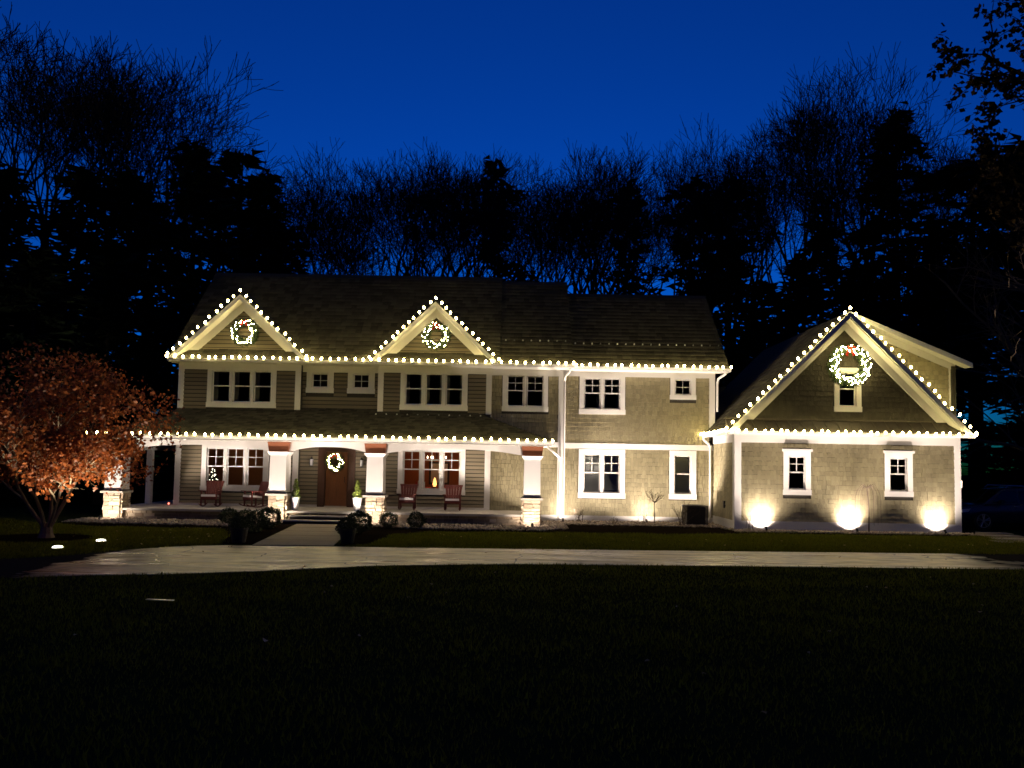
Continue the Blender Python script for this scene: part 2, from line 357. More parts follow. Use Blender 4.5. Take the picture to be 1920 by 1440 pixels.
def boards(fr, parent, xr, z0, z1, blocks=(), ex=0.155):
    nrow = max(1, round((z1 - z0) / ex)); e = (z1 - z0) / nrow
    for k in range(nrow):
        zb = z0 + k * e
        x0, x1 = xr(zb + e / 2) if callable(xr) else xr
        for a, c in intervals(x0, x1, zb, zb + e, blocks):
            link('clapboard', UNIT_BOARD, parent, loc=fr.p(a, zb, 0.001), scale=(c - a, 1, e - 0.030))
def trim(fr, name, x0, x1, z0, z1, d0=0.0, d1=0.04, m='trim_white'):
    b = MB(); fr.box(b, x0, x1, z0, z1, d0, d1); return b.build(name, m, house)

def window(fr, x0, x1, z0, z1, units=1, c=0.17, cb=None, grille='upper', double=True, blind=0, crown=False, curtain=False):
    """Outer casing box; returns (opening, casing) rectangles."""
    cb = c if cb is None else cb
    b = MB(); D = 0.050
    fr.box(b, x0, x0 + c, z0 + cb, z1 - c, -0.02, D); fr.box(b, x1 - c, x1, z0 + cb, z1 - c, -0.02, D)
    fr.box(b, x0, x1, z1 - c, z1, -0.02, D + 0.003); fr.box(b, x0 - 0.02, x1 + 0.02, z0, z0 + cb, -0.02, D + 0.006)
    if crown: fr.box(b, x0 - 0.05, x1 + 0.05, z1 + 0.001, z1 + 0.09, -0.02, D + 0.06)
    ix0, ix1, iz0, iz1 = x0 + c, x1 - c, z0 + cb, z1 - c
    mul = 0.10; uw = (ix1 - ix0 - mul * (units - 1)) / units
    for k in range(1, units):
        a = ix0 + k * uw + (k - 1) * mul; fr.box(b, a, a + mul, iz0, iz1, -0.08, 0.03)
    for xa, xb in ((ix0 - 0.012, ix0 + 0.012), (ix1 - 0.012, ix1 + 0.012)): fr.box(b, xa, xb, iz0, iz1, -0.14, -0.021)   # jambs
    fr.box(b, ix0, ix1, iz0 - 0.012, iz0 + 0.012, -0.14, -0.021)
    w = b.build('window', 'trim_white', house)
    for k in range(units):
        a = ix0 + k * (uw + mul) + 0.012; e = a + uw - 0.024; s = MB(); t = 0.042
        zm = iz0 + (iz1 - iz0) * (0.52 if double else 1.0)
        def ring(p0, p1, q0, q1, d0, d1):
            fr.box(s, p0, p0 + t, q0, q1, d0, d1); fr.box(s, p1 - t, p1, q0, q1, d0, d1); fr.box(s, p0 + t, p1 - t, q0, q0 + t, d0, d1); fr.box(s, p0 + t, p1 - t, q1 - t, q1, d0, d1)
        zb = iz0 + 0.012
        if double:
            ring(a, e, zb, zm + 0.02, -0.085, -0.05); ring(a, e, zm - 0.02, iz1, -0.048, -0.018); gz0, gz1 = zm + 0.02, iz1
        else:
            ring(a, e, zb, iz1, -0.06, -0.025); gz0, gz1 = zb, iz1
        if grille:
            mx, mz = (a + e) / 2, (gz0 + gz1) / 2
            fr.box(s, mx - 0.011, mx + 0.011, gz0 + t * 0.5, gz1 - t, -0.046, -0.022); fr.box(s, a + t, e - t, mz - 0.011, mz + 0.011, -0.0455, -0.0225)
        s.build('sash', 'trim_white', w)
        if double:
            p = MB(); p.quad(fr.p(a + 0.03, zb + 0.03, -0.066), fr.p(e - 0.03, zb + 0.03, -0.066), fr.p(e - 0.03, zm, -0.066), fr.p(a + 0.03, zm, -0.066)); p.build('pane', 'window_glass', w)
        p = MB(); p.quad(fr.p(a + 0.03, gz0, -0.034), fr.p(e - 0.03, gz0, -0.034), fr.p(e - 0.03, gz1 - 0.03, -0.034), fr.p(a + 0.03, gz1 - 0.03, -0.034)); p.build('pane', 'window_glass', w)
        if blind:
            s = MB(); z = iz1 - 0.02; zl = iz0 + 0.10 + 0.02 * (k % 2)
            fr.box(s, a + 0.03, e - 0.03, z - 0.05, z, -0.17, -0.12)
            z -= 0.055
            while z > zl:
                s.hexa([fr.p(a + 0.03, z - 0.004, -0.128), fr.p(e - 0.03, z - 0.004, -0.128), fr.p(e - 0.03, z - 0.036, -0.150), fr.p(a + 0.03, z - 0.036, -0.150)],
                       [fr.p(a + 0.03, z - 0.001, -0.128), fr.p(e - 0.03, z - 0.001, -0.128), fr.p(e - 0.03, z - 0.033, -0.150), fr.p(a + 0.03, z - 0.033, -0.150)]); z -= 0.036
            fr.box(s, a + 0.03, e - 0.03, z - 0.01, z + 0.015, -0.155, -0.13); s.build('blind', 'blind_white', w)
        if curtain:
            s = MB(); nst = 8
            for side in (0, 1):
                xs = np.linspace(a, a + uw * 0.2, nst) if side == 0 else np.linspace(e - uw * 0.2, e, nst)
                for q in range(nst - 1):
                    da, db = -0.24 - 0.03 * (q % 2), -0.24 - 0.03 * ((q + 1) % 2)
                    s.quad(fr.p(xs[q], iz0, da), fr.p(xs[q + 1], iz0, db), fr.p(xs[q + 1], iz1, db), fr.p(xs[q], iz1, da))
            s.build('curtain', 'curtain', w)
    return (ix0, ix1, iz0, iz1), (x0 - 0.02, x1 + 0.02, z0, z1 + (0.09 if crown else 0))

# --- windows (metres, measured on each wall plane)
wb1, cb1 = window(F_bay, -11.82, -9.16, 4.20, 5.80, 3, c=0.17, cb=0.20, curtain=True, grille='')
wb2, cb2 = window(F_bay, -4.34, -1.74, 4.22, 5.82, 3, c=0.17, cb=0.20, curtain=True, grille='')
ws1, cs1 = window(F_main, -8.06, -7.01, 4.85, 5.82, 1, c=0.20, double=False)
ws2, cs2 = window(F_main, -6.45, -5.40, 4.85, 5.82, 1, c=0.20, double=False)
wm1, cm1 = window(F_main, -0.39, 1.39, 4.26, 5.83, 2, c=0.17, cb=0.19)
wr1, cr1 = window(F_right, 2.65, 4.45, 4.22, 5.83, 2, c=0.18, cb=0.20, curtain=True)
wr2, cr2 = window(F_right, 6.24, 7.24, 4.86, 5.83, 1, c=0.18, double=False)
wr3, cr3 = window(F_right, 2.65, 4.47, 0.92, 2.84, 2, c=0.19, cb=0.21, blind=1)
wr4, cr4 = window(F_right, 6.22, 7.27, 0.93, 2.84, 1, c=0.19, cb=0.21, blind=1, grille='')
wl1, cl1 = window(F_bay, -11.92, -9.33, 0.97, 2.82, 3, c=0.19)
wl2, cl2 = window(F_bay, -4.36, -1.77, 0.97, 2.84, 3, c=0.19)
wg1, cg1 = window(F_gar, 9.68, 10.64, 1.28, 2.82, 1, c=0.17, cb=0.19, crown=True)
wg2, cg2 = window(F_gar, 13.28, 14.26, 1.28, 2.82, 1, c=0.17, cb=0.19, crown=True)
wg3, cg3 = window(F_gar, 11.50, 12.46, 4.27, 5.85, 1, c=0.17, cb=0.19, grille='')
# --- walls and cladding
b1 = (-12.93, -8.22); b2 = (-5.20, -0.82)
door_open = (-7.36, -6.20, 0.42, 2.72)
for (x0, x1), wu, cu, wl_, cl_ in ((b1, wb1, cb1, wl1, cl1), (b2, wb2, cb2, wl2, cl2)):
    w = wall(F_bay, x0, x1, 0.30, 6.0, [wu, wl_])
    boards(F_bay, w, (x0 + 0.20, x1 - 0.20), 0.50, 2.86, [cl_], 0.15)
    boards(F_bay, w, (x0 + 0.20, x1 - 0.20), 4.12, 5.66, [cu], 0.155)
    for z0, z1 in ((0.42, 2.86), (4.10, 5.66)):
        trim(F_bay, 'corner_board', x0 - 0.015, x0 + 0.20, z0, z1); trim(F_bay, 'corner_board', x1 - 0.20, x1 + 0.015, z0, z1)
    trim(F_bay, 'frieze_board', x0 - 0.02, x1 + 0.02, 5.66, 5.93, 0.0, 0.045)
    trim(F_bay, 'base_board', x0 + 0.20, x1 - 0.20, 0.42, 0.50, 0.0, 0.03)
    for xs in (x0, x1 - 0.14):
        MB().box(xs, xs + 0.14, YB + 0.14, YM + 0.3, 0.3, 6.0).build('wall', 'sheathing', house)
w = wall(F_main, b1[1], b2[0], 0.30, 6.0, [ws1, ws2, door_open])
boards(F_main, w, (b1[1], b2[0]), 4.10, 5.66, [cs1, cs2], 0.155)
boards(F_main, w, (b1[1], b2[0]), 0.50, 2.86, [(-7.50, -6.06, 0.4, 2.9)], 0.15)
trim(F_main, 'frieze_board', b1[1], b2[0], 5.66, 5.93, 0, 0.045)
trim(F_main, 'base_board', b1[1], -7.52, 0.42, 0.50, 0, 0.03); trim(F_main, 'base_board', -6.04, b2[0], 0.42, 0.50, 0, 0.03)
w = wall(F_main, b2[1], 1.98, 0.0, 6.0, [wm1])
shingles(F_main, w, (b2[1], 1.80), 4.0, 5.66, [cm1]); shingles(F_main, w, (b2[1], 1.80), 0.26, 4.0, [(b2[1], 0.3, 2.86, 3.4)])
trim(F_main, 'frieze_board', b2[1], 2.0, 5.66, 5.93, 0, 0.045); trim(F_main, 'corner_board', 1.80, 2.0, 0.26, 5.66, 0, 0.045)
trim(F_main, 'base_board', 0.9, 2.0, 0.0, 0.26, 0, 0.05)
trim(F_main, 'band_board', 1.1, 1.80, 2.88, 3.08, 0, 0.04)
w = wall(F_right, 1.98, 8.0, 0.0, 6.0, [wr1, wr2, wr3, wr4])
shingles(F_right, w, (2.0, 7.78), 3.07, 5.72, [cr1, cr2], singles=False); shingles(F_right, w, (2.0, 7.96), 0.24, 2.86, [cr3, cr4])
trim(F_right, 'frieze_board', 2.0, 7.78, 5.72, 5.98, 0, 0.045); trim(F_right, 'corner_board', 7.78, 8.0, 3.6, 5.98, 0, 0.045)
trim(F_right, 'band_board', 2.0, 7.96, 2.86, 3.07, 0, 0.05); trim(F_right, 'base_board', 2.0, 7.96, 0.0, 0.24, 0, 0.045)
w = wall(F_gar, 7.96, 15.95, 0.0, 3.6, [wg1, wg2])
shingles(F_gar, w, (8.17, 15.75), 0.34, 3.12, [cg1, cg2], singles=True)
trim(F_gar, 'frieze_board', 7.94, 15.97, 3.12, 3.46, 0, 0.05); trim(F_gar, 'base_board', 7.94, 15.97, 0.0, 0.34, 0, 0.05)
trim(F_gar, 'corner_board', 7.94, 8.17, 0.34, 3.12, 0, 0.045); trim(F_gar, 'corner_board', 15.75, 15.97, 0.34, 3.12, 0, 0.045)
w = wall(F_garL, -30.3, -27.54, 0.0, 3.6)
shingles(F_garL, w, (-30.25, -27.58), 0.34, 3.12)
trim(F_garL, 'frieze_board', -30.25, -27.34, 3.12, 3.46, 0, 0.045); trim(F_garL, 'base_board', -30.25, -27.34, 0, 0.34, 0, 0.045)
trim(F_garL, 'corner_board', -27.58, -27.36, 0.34, 3.12, 0.0, 0.04)
# garage gable wall above the pent roof
GX, GAZ, GEZ, GH = 11.86, 7.80, 3.50, 4.30          # ridge x, ridge z, eave z, half width
def tri_rng(cx, az, slope, inset): return lambda z: (cx - (az - z) / slope + inset, cx + (az - z) / slope - inset)
b = MB()
zz = [3.6, 4.44, 5.68, 7.78]
for za, zb_ in zip(zz[:-1], zz[1:]):
    la, lb = GX - (GAZ - 0.05 - za), GX - (GAZ - 0.05 - zb_); ra, rb = GX + (GAZ - 0.05 - za), GX + (GAZ - 0.05 - zb_)
    if abs(za - 4.44) < 0.01:
        b.prism_y([(la, za), (wg3[0], za), (wg3[0], zb_), (lb, zb_)], YG, YG + 0.14); b.prism_y([(wg3[1], za), (ra, za), (rb, zb_), (wg3[1], zb_)], YG, YG + 0.14)
    else: b.prism_y([(la, za), (ra, za), (rb, zb_), (lb, zb_)], YG, YG + 0.14)
w = b.build('wall', 'sheathing', house)
shingles(F_gar, w, tri_rng(GX, GAZ - 0.25, 1.0, 0.0), 3.92, 7.35, [cg3], ex=0.18, m='shaded_shingle_paint')
# plain outer walls that the camera does not see, closing the volume
MB().box(-12.93, -12.79, YB + 0.14, 37.4, 0, 6.0).build('wall', 'sheathing', house)
MB().box(-12.93, 8.0, 37.4, 37.55, 0, 6.0).build('wall', 'sheathing', house)
MB().prism_x([(30.3, 0), (37.4, 0), (37.4, 6.0), (33.6, 9.6), (30.3, 6.2)], 7.86, 8.0).build('wall', 'sheathing', house)
MB().prism_x([(29.8, 6.0), (37.4, 6.0), (33.6, 10.1)], -12.93, -12.8).build('wall', 'sheathing', house)
MB().box(15.81, 15.95, YG + 0.14, 36.0, 0, 6.0).build('wall', 'sheathing', house)
MB().box(8.0, 15.95, 36.0, 36.14, 0, 6.0).build('wall', 'sheathing', house)
MB().box(-12.79, 7.86, YM + 0.3, 37.4, 3.02, 3.25).build('floor', 'room_dark', house)
MB().box(-12.79, 7.86, YM + 0.3, 37.4, 0.22, 0.42).build('floor', 'room_dark', house)
MB().box(-12.79, 7.86, YM + 0.3, 37.4, 5.9, 6.0).build('ceiling', 'room_dark', house)
for xw in (-8.5, -5.05, -0.95, 1.9, 5.2):
    MB().box(xw, xw + 0.12, YM + 0.32, 37.4, 0.42, 3.0).build('partition', 'room_dark', house); MB().box(xw + 0.01, xw + 0.13, YM + 0.32, 37.4, 3.25, 5.9).build('partition', 'room_dark', house)
MB().box(-12.8, 7.9, 33.0, 33.12, 3.26, 5.89).build('partition', 'room_dark', house)

# --- roofs: slab + individually laid courses
def roof(pts, m='asphalt_shingle', course=0.26, tab=0.30, th=0.10, name='roof', seed=1, tabs=True):
    """pts: convex polygon, first two points are the eave (left to right seen from outside)."""
    P = [Vector(p) for p in pts]; O = P[0]; u = (P[1] - P[0]).normalized(); nrm = None
    for q in P[2:]:
        c = u.cross(q - O)
        if c.length > 1e-3: nrm = c.normalized(); break
    if nrm.z < 0: nrm = -nrm
    v = nrm.cross(u)
    if v.z < 0: v = -v
    slab = MB().hexa([p - nrm * th for p in P], P).build(name, 'asphalt_shingle', house)
    if not tabs: return slab
    uv = [((p - O).dot(u), (p - O).dot(v)) for p in P]; T = max(t for _, t in uv); rr = random.Random(seed)
    def span(t):
        xs = []
        for k in range(len(uv)):
            (a, ta), (b_, tb) = uv[k], uv[(k + 1) % len(uv)]
            if (ta - t) * (tb - t) <= 0 and abs(ta - tb) > 1e-6: xs.append(a + (b_ - a) * (t - ta) / (tb - ta))
        return (min(xs), max(xs)) if len(xs) > 1 else (0, 0)
    V = []; Fc = []
    n = max(1, round(T / course)); e = T / n
    for k in range(n):
        t0, t1 = k * e, (k + 1) * e; a0, c0 = span(t0 + 0.002); a1, c1 = span(min(t1, T - 0.002))
        x = min(a0, a1) - rr.uniform(0, tab)
        while x < max(c0, c1):
            w_ = tab * rr.uniform(0.7, 1.3); h = rr.uniform(0.014, 0.026)
            p0, p1 = max(x, a0), min(x + w_, c0) - 0.004; q0, q1 = max(x, a1), min(x + w_, c1) - 0.004; x += w_
            if p1 - p0 < 0.01 and q1 - q0 < 0.01: continue
            p1 = max(p1, p0); q1 = max(q1, q0); lo = t0 - (0.03 if k == 0 else rr.uniform(0, 0.012))
            i = len(V)
            V += [O + u * p0 + v * lo + nrm * h, O + u * p1 + v * lo + nrm * h, O + u * q1 + v * (t1 + 0.01) + nrm * 0.008, O + u * q0 + v * (t1 + 0.01) + nrm * 0.008, O + u * p0 + v * lo + nrm * 0.001, O + u * p1 + v * lo + nrm * 0.001]
            Fc += [(i, i + 1, i + 2, i + 3), (i + 4, i + 5, i + 1, i)]
    o = link('roof_shingles', np_mesh('roof_shingles', [tuple(q) for q in V], Fc, m), slab); o['kind'] = 'stuff'
    return slab
EZ = 6.05
roof_main = roof([(-13.2, 29.25, EZ), (-0.52, 29.25, EZ), (-0.52, 33.6, 10.38), (-13.2, 33.6, 10.38)], seed=1, th=0.16)
roof_mid = roof([(-0.519, 29.36, EZ - 0.02), (2.33, 29.36, EZ - 0.02), (2.33, 33.6, 10.22), (-0.519, 33.6, 10.22)], seed=2, th=0.16)
roof_right = roof([(2.331, 29.75, EZ + 0.01), (8.45, 29.75, EZ + 0.01), (8.45, 33.6, 9.72), (2.331, 33.6, 9.72)], seed=3, th=0.16)
roof([(-0.52, 38.0, 6.05), (-13.2, 38.0, 6.05), (-13.2, 33.62, 10.38), (-0.52, 33.62, 10.38)], tabs=False)
roof([(8.45, 38.0, 6.05), (-0.515, 38.0, 6.05), (-0.515, 33.62, 9.72), (8.45, 33.62, 9.72)], tabs=False)
for x0, x1, z in ((-13.2, -0.52, 10.40), (-0.51, 2.33, 10.24), (2.34, 8.45, 9.74)):
    MB().prism_x([(33.42, z - 0.17), (33.6, z + 0.03), (33.78, z - 0.17), (33.6, z - 0.05)], x0, x1).build('ridge_cap', 'asphalt_shingle', house)
# gable dormers
def dormer(cx, half, az):
    slope = (az - 6.08) / half; Yf, Yb = 29.18, 29.25 + (az - EZ) + 0.3
    roof([(cx - half, Yb, 6.08), (cx - half, Yf, 6.08), (cx, Yf, az), (cx, Yb, az)], seed=int(half * 100), th=0.12)
    roof([(cx + half, Yf, 6.08), (cx + half, Yb, 6.08), (cx, Yb, az), (cx, Yf, az)], seed=int(half * 100) + 1, th=0.12)
    zb = 6.36; hw = (az - zb) / slope
    w = MB().prism_y([(cx - hw, zb - 0.1), (cx + hw, zb - 0.1), (cx, az - 0.06)], 29.66, 29.74).build('wall', 'sheathing', house)
    fr = front(29.66); n = int((az - 0.35 - zb) / 0.155)
    boards(fr, w, tri_rng(cx, az - 0.16, slope, 0.10), zb + 0.02, zb + 0.02 + n * 0.155, (), 0.155)
    ang = math.atan(slope); k = 1 / math.cos(ang)
    for s in (-1, 1):
        def band(o0, o1, y0, y1, foot, name):        # o0..o1: vertical offsets below the roof line; foot: z where the board is cut level
            top_x = half - (foot + o0 * k - 6.08) / slope; bot_x = half - (foot + o1 * k - 6.08) / slope
            P = [(cx, az - o0 * k), (cx + s * top_x, foot), (cx + s * bot_x, foot), (cx, az - o1 * k)]
            b = MB(); b.prism_y(P if s < 0 else P[::-1], y0, y1); return b.build(name, 'trim_white', house)
        band(0.015, 0.155, 29.12, 29.176, 6.03, 'rake_fascia')
        band(0.13, 0.40, 29.585, 29.64, 6.40, 'rake_frieze')
        band(0.135, 0.15, 29.18, 29.60, 6.10, 'rake_soffit')
dormer(-10.50, 2.62, 8.52); dormer(-3.00, 2.43, 8.38)
# eaves: soffits, gutters
def eave(x0, x1, yf, yw, z, name='gutter'):
    MB().box(x0, x1, yf + 0.10, yw + 0.05, z - 0.13, z - 0.11).build('soffit', 'soffit_white', house)
    b = MB(); prof = [(yf + 0.105, z - 0.125), (yf + 0.025, z - 0.125), (yf, z - 0.06), (yf - 0.012, z - 0.01), (yf + 0.02, z - 0.01), (yf + 0.105, z - 0.02)]
    b.prism_x(prof, x0, x1); return b.build(name, 'trim_white', house)
eave(-13.2, 2.36, 29.15, 29.95, EZ - 0.01); eave(2.362, 8.46, 29.63, 30.25, EZ)
# garage roofs
GF = 26.88
roof([(7.55, 31.0, GEZ), (7.55, GF, GEZ), (GX, GF, GAZ), (GX, 31.0, GAZ)], seed=11, th=0.12)
roof([(7.96, 36.2, GEZ + 0.41), (7.96, 31.0, GEZ + 0.41), (GX, 31.0, GAZ), (GX, 36.2, GAZ)], seed=12, th=0.12, tabs=False)
roof([(16.17, GF, GEZ), (16.17, 27.62, GEZ), (GX, 27.62, GAZ), (GX, GF, GAZ)], seed=13, th=0.12)
roof([(16.32, 27.18, 6.06), (16.32, 36.2, 6.06), (GX + 0.12, 36.2, 7.84), (GX + 0.12, 27.18, 7.84)], seed=14, th=0.10)
def garage_trim():
    k = math.sqrt(2)
    for s in (-1, 1):
        def band(o0, o1, y0, y1, foot, name, m='trim_white'):
            tx = GAZ - o0 * k - foot; bx_ = GAZ - o1 * k - foot
            P = [(GX, GAZ - o0 * k), (GX + s * tx, foot), (GX + s * bx_, foot), (GX, GAZ - o1 * k)]
            MB().prism_y(P if s < 0 else P[::-1], y0, y1).build(name, m, house)
        band(0.012, 0.16, GF - 0.06, GF - 0.004, 3.42, 'rake_fascia')
        band(0.135, 0.19, GF, 27.30, 3.60, 'rake_soffit')
        band(0.19, 0.42, 27.30, 27.36, 3.94, 'rake_frieze')
    # shed dormer side wall, fascia and frieze
    fr = front(27.66)
    top = lambda x: 7.80 - (x - GX - 0.12) * (7.84 - 6.06) / (16.32 - GX - 0.12)
    w = MB().prism_y([(12.0, 7.2), (15.95, 3.4), (15.95, top(15.95) - 0.05), (12.0, top(12.0) - 0.05)], 27.66, 27.80).build('wall', 'sheathing', house)
    sl = (7.84 - 6.06) / (16.32 - GX - 0.12)
    def rng(z): return (GX + (GAZ - z) - 0.15, min(15.75, GX + 0.12 + (7.80 - 0.30 - z) / sl))
    shingles(fr, w, rng, 3.9, 7.3)
    for o0, o1, y0, y1, nm in ((-0.045, 0.13, 27.12, 27.176, 'shed_fascia'), (0.06, 0.10, 27.18, 27.6, 'shed_soffit'), (0.10, 0.34, 27.60, 27.65, 'shed_frieze')):
        x1 = 16.32 if 'frieze' not in nm else 15.97
        MB().prism_y([(GX + 0.16, top(GX + 0.16) - o1), (x1, top(x1) - o1), (x1, top(x1) - o0), (GX + 0.16, top(GX + 0.16) - o0)], y0, y1).build(nm, 'trim_white', house)
    trim(fr, 'corner_board', 15.75, 15.97, 3.9, top(15.86) - 0.30, 0, 0.035)
    # standing seam pent roof
    p = MB().prism_x([(26.84, 3.46), (27.42, 3.46), (27.42, 3.95), (26.84, 3.50)], 7.62, 16.10).build('pent_roof', 'metal_roof', house)
    x = 8.1
    while x < 15.9:
        MB().hexa([(x, 26.84, 3.50), (x + 0.018, 26.84, 3.50), (x + 0.018, 27.40, 3.935), (x, 27.40, 3.935)], [(x, 26.84, 3.535), (x + 0.018, 26.84, 3.535), (x + 0.018, 27.40, 3.97), (x, 27.40, 3.97)]).build('seam', 'metal_roof', p); x += 0.43
    MB().box(7.58, 16.14, 27.36, 27.40, 3.95, 3.985).build('flashing', 'metal_roof', house)
    MB().box(7.58, 16.14, 26.86, 27.36, 3.425, 3.445).build('soffit', 'soffit_white', house)
    MB().prism_x([(26.84, 3.38), (26.77, 3.38), (26.745, 3.44), (26.735, 3.49), (26.77, 3.49), (26.84, 3.48)], 7.56, 16.16).build('gutter', 'trim_white', house)
    MB().box(7.50, 7.60, 26.9, 30.28, 3.38, 3.48).build('gutter', 'trim_white', house); MB().box(7.60, 7.94, 26.95, 30.28, 3.40, 3.42).build('soffit', 'soffit_white', house)
garage_trim()
# downspouts
def pipe(pts, r=0.045): MB().tube(pts, r, 8).build('downspout', 'trim_white', house)
pipe([(7.52, 30.12, 3.40), (7.52, 30.12, 3.30), (7.72, 30.17, 3.12), (7.80, 30.2, 3.0), (7.80, 30.2, 0.30), (7.70, 30.1, 0.15), (7.45, 29.85, 0.08)])
pipe([(1.20, 27.2, 2.90), (1.25, 27.4, 2.86), (1.90, 29.75, 2.45), (1.90, 29.88, 2.35), (1.90, 29.88, 0.30), (1.9, 29.75, 0.12)])
pipe([(8.30, 29.75, 5.93), (8.30, 29.78, 5.86), (8.08, 30.1, 5.68), (8.08, 30.2, 5.55), (8.08, 30.2, 4.4)])
pipe([(2.25, 29.3, 5.93), (2.2, 29.5, 5.80), (2.06, 29.93, 5.66), (2.06, 30.2, 5.5), (2.06, 30.2, 0.2)], 0.04)
# snow guards on the roofs
GUARD = MB().hexa([(-0.03, 0, 0), (0.03, 0, 0), (0.03, 0.01, 0), (-0.03, 0.01, 0)], [(-0.022, -0.01, 0.06), (0.022, -0.01, 0.06), (0.022, 0.0, 0.065), (-0.022, 0.0, 0.065)]).mesh('snow_guard', 'guard_metal')
rg = random.Random(3)
def guards(parent, x0, x1, step, y, z):
    x = x0
    while x < x1: link('snow_guard', GUARD, parent, loc=(x, y, z), rot=(rg.uniform(-0.25, 0.25), 0, rg.uniform(-0.5, 0.5))); x += step
guards(roof_mid, -0.3, 2.2, 0.34, 29.36 + 1.05, EZ + 1.05); guards(roof_right, 2.5, 8.3, 0.34, 29.75 + 1.05, EZ + 1.03)

# --- porch
PZ = 0.42
proof = roof([(-14.75, 26.9, 3.02), (1.45, 26.9, 3.02), (-1.65, 30.0, 4.26), (-12.93, 30.0, 4.26), (-12.93, 28.72, 3.748)], seed=21, course=0.20, tab=0.26)
roof([(1.45, 26.9, 3.02), (1.45, 30.0, 3.02), (-1.65, 30.0, 4.26)], seed=22, course=0.20, tab=0.26)
roof([(-14.75, 34.0, 3.02), (-14.75, 26.9, 3.02), (-12.93, 28.72, 3.748), (-12.93, 34.0, 3.748)], seed=23, course=0.2)
guards(proof, -5.2, 0.6, 0.40, 29.3, 3.02 + 0.96)
porch_parts = {}
MB().prism_x([(26.92, 2.89), (26.84, 2.89), (26.815, 2.95), (26.80, 3.01), (26.84, 3.01), (26.92, 3.00)], -14.78, 1.48).build('gutter', 'trim_white', house)
MB().box(1.40, 1.50, 26.95, 29.96, 2.90, 3.0).build('gutter', 'trim_white', house)
MB().box(-14.7, 1.42, 26.93, 27.38, 2.86, 2.875).build('soffit', 'soffit_white', house)
MB().box(-14.3, 1.0, 27.62, 29.7, 2.875, 2.89).build('porch_ceiling', 'soffit_white', house); MB().box(b1[1], b2[0], 29.70, 29.98, 2.876, 2.891).build('porch_ceiling', 'soffit_white', house)
MB().box(0.8, 1.40, 27.6, 29.98, 2.862, 2.874).build('soffit', 'soffit_white', house)
piers = [-14.05, -8.25, -4.82, 0.75]
for i in range(3):
    xa, xb = piers[i] + 0.30, piers[i + 1] - 0.30; pts = []
    for k in range(25):
        t = k / 24; pts.append((xa + (xb - xa) * t, 2.50 + 0.20 * (1 - abs(2 * t - 1) ** 2.4)))
    b = MB()
    for k in range(24): b.prism_y([pts[k], pts[k + 1], (pts[k + 1][0], 2.855), (pts[k][0], 2.855)], 27.42, 27.60)
    b.build('arched_beam', 'trim_white', house)
MB().box(0.70, 0.90, 27.75, 29.98, 2.50, 2.86).build('beam', 'trim_white', house); MB().box(-14.15, -13.97, 27.75, 33.9, 2.50, 2.86).build('beam', 'trim_white', house)
MB().box(-14.15, -13.95, 29.9, 30.1, PZ, 2.5).build('porch_post', 'trim_white', house)
MB().box(-14.15, -13.95, 32.9, 33.1, PZ, 2.5).build('porch_post', 'trim_white', house)
MB().box(-14.42, 1.06, 27.30, 29.70, 0.345, PZ).build('porch_floor', 'slab_stone', house); MB().box(-14.42, -12.93, 29.70, 34.0, 0.345, PZ).build('porch_floor', 'slab_stone', house); MB().box(b1[1], b2[0], 29.70, 30.0, 0.345, PZ).build('porch_floor', 'slab_stone', house)
skirt = MB().box(-14.36, 1.0, 27.46, 27.70, 0.0, 0.34).build('porch_skirt', 'mortar', house)
MB().box(-14.36, -14.2, 27.7, 34, 0, 0.34).build('porch_skirt', 'mortar', house); MB().box(0.84, 1.0, 27.7, 30, 0, 0.34).build('porch_skirt', 'mortar', house)
UNIT_STONES = []
for k in range(6):
    r_ = random.Random(40 + k); j = lambda a: r_.uniform(-a, a); b = MB()
    b.hexa([(-0.5, 0, -0.5), (0.5, 0, -0.5), (0.5, 0, 0.5), (-0.5, 0, 0.5)], [(-0.5 + abs(j(0.05)), -1 + j(0.25), -0.46 + j(0.04)), (0.5 - abs(j(0.05)), -1 + j(0.25), -0.46 + j(0.04)), (0.5 - abs(j(0.05)), -1 + j(0.25), 0.46 + j(0.04)), (-0.5 + abs(j(0.05)), -1 + j(0.25), 0.46 + j(0.04))])
    UNIT_STONES.append(b.mesh('stone', 'ledge_stone'))
stones_left = [300]
rst = random.Random(8)
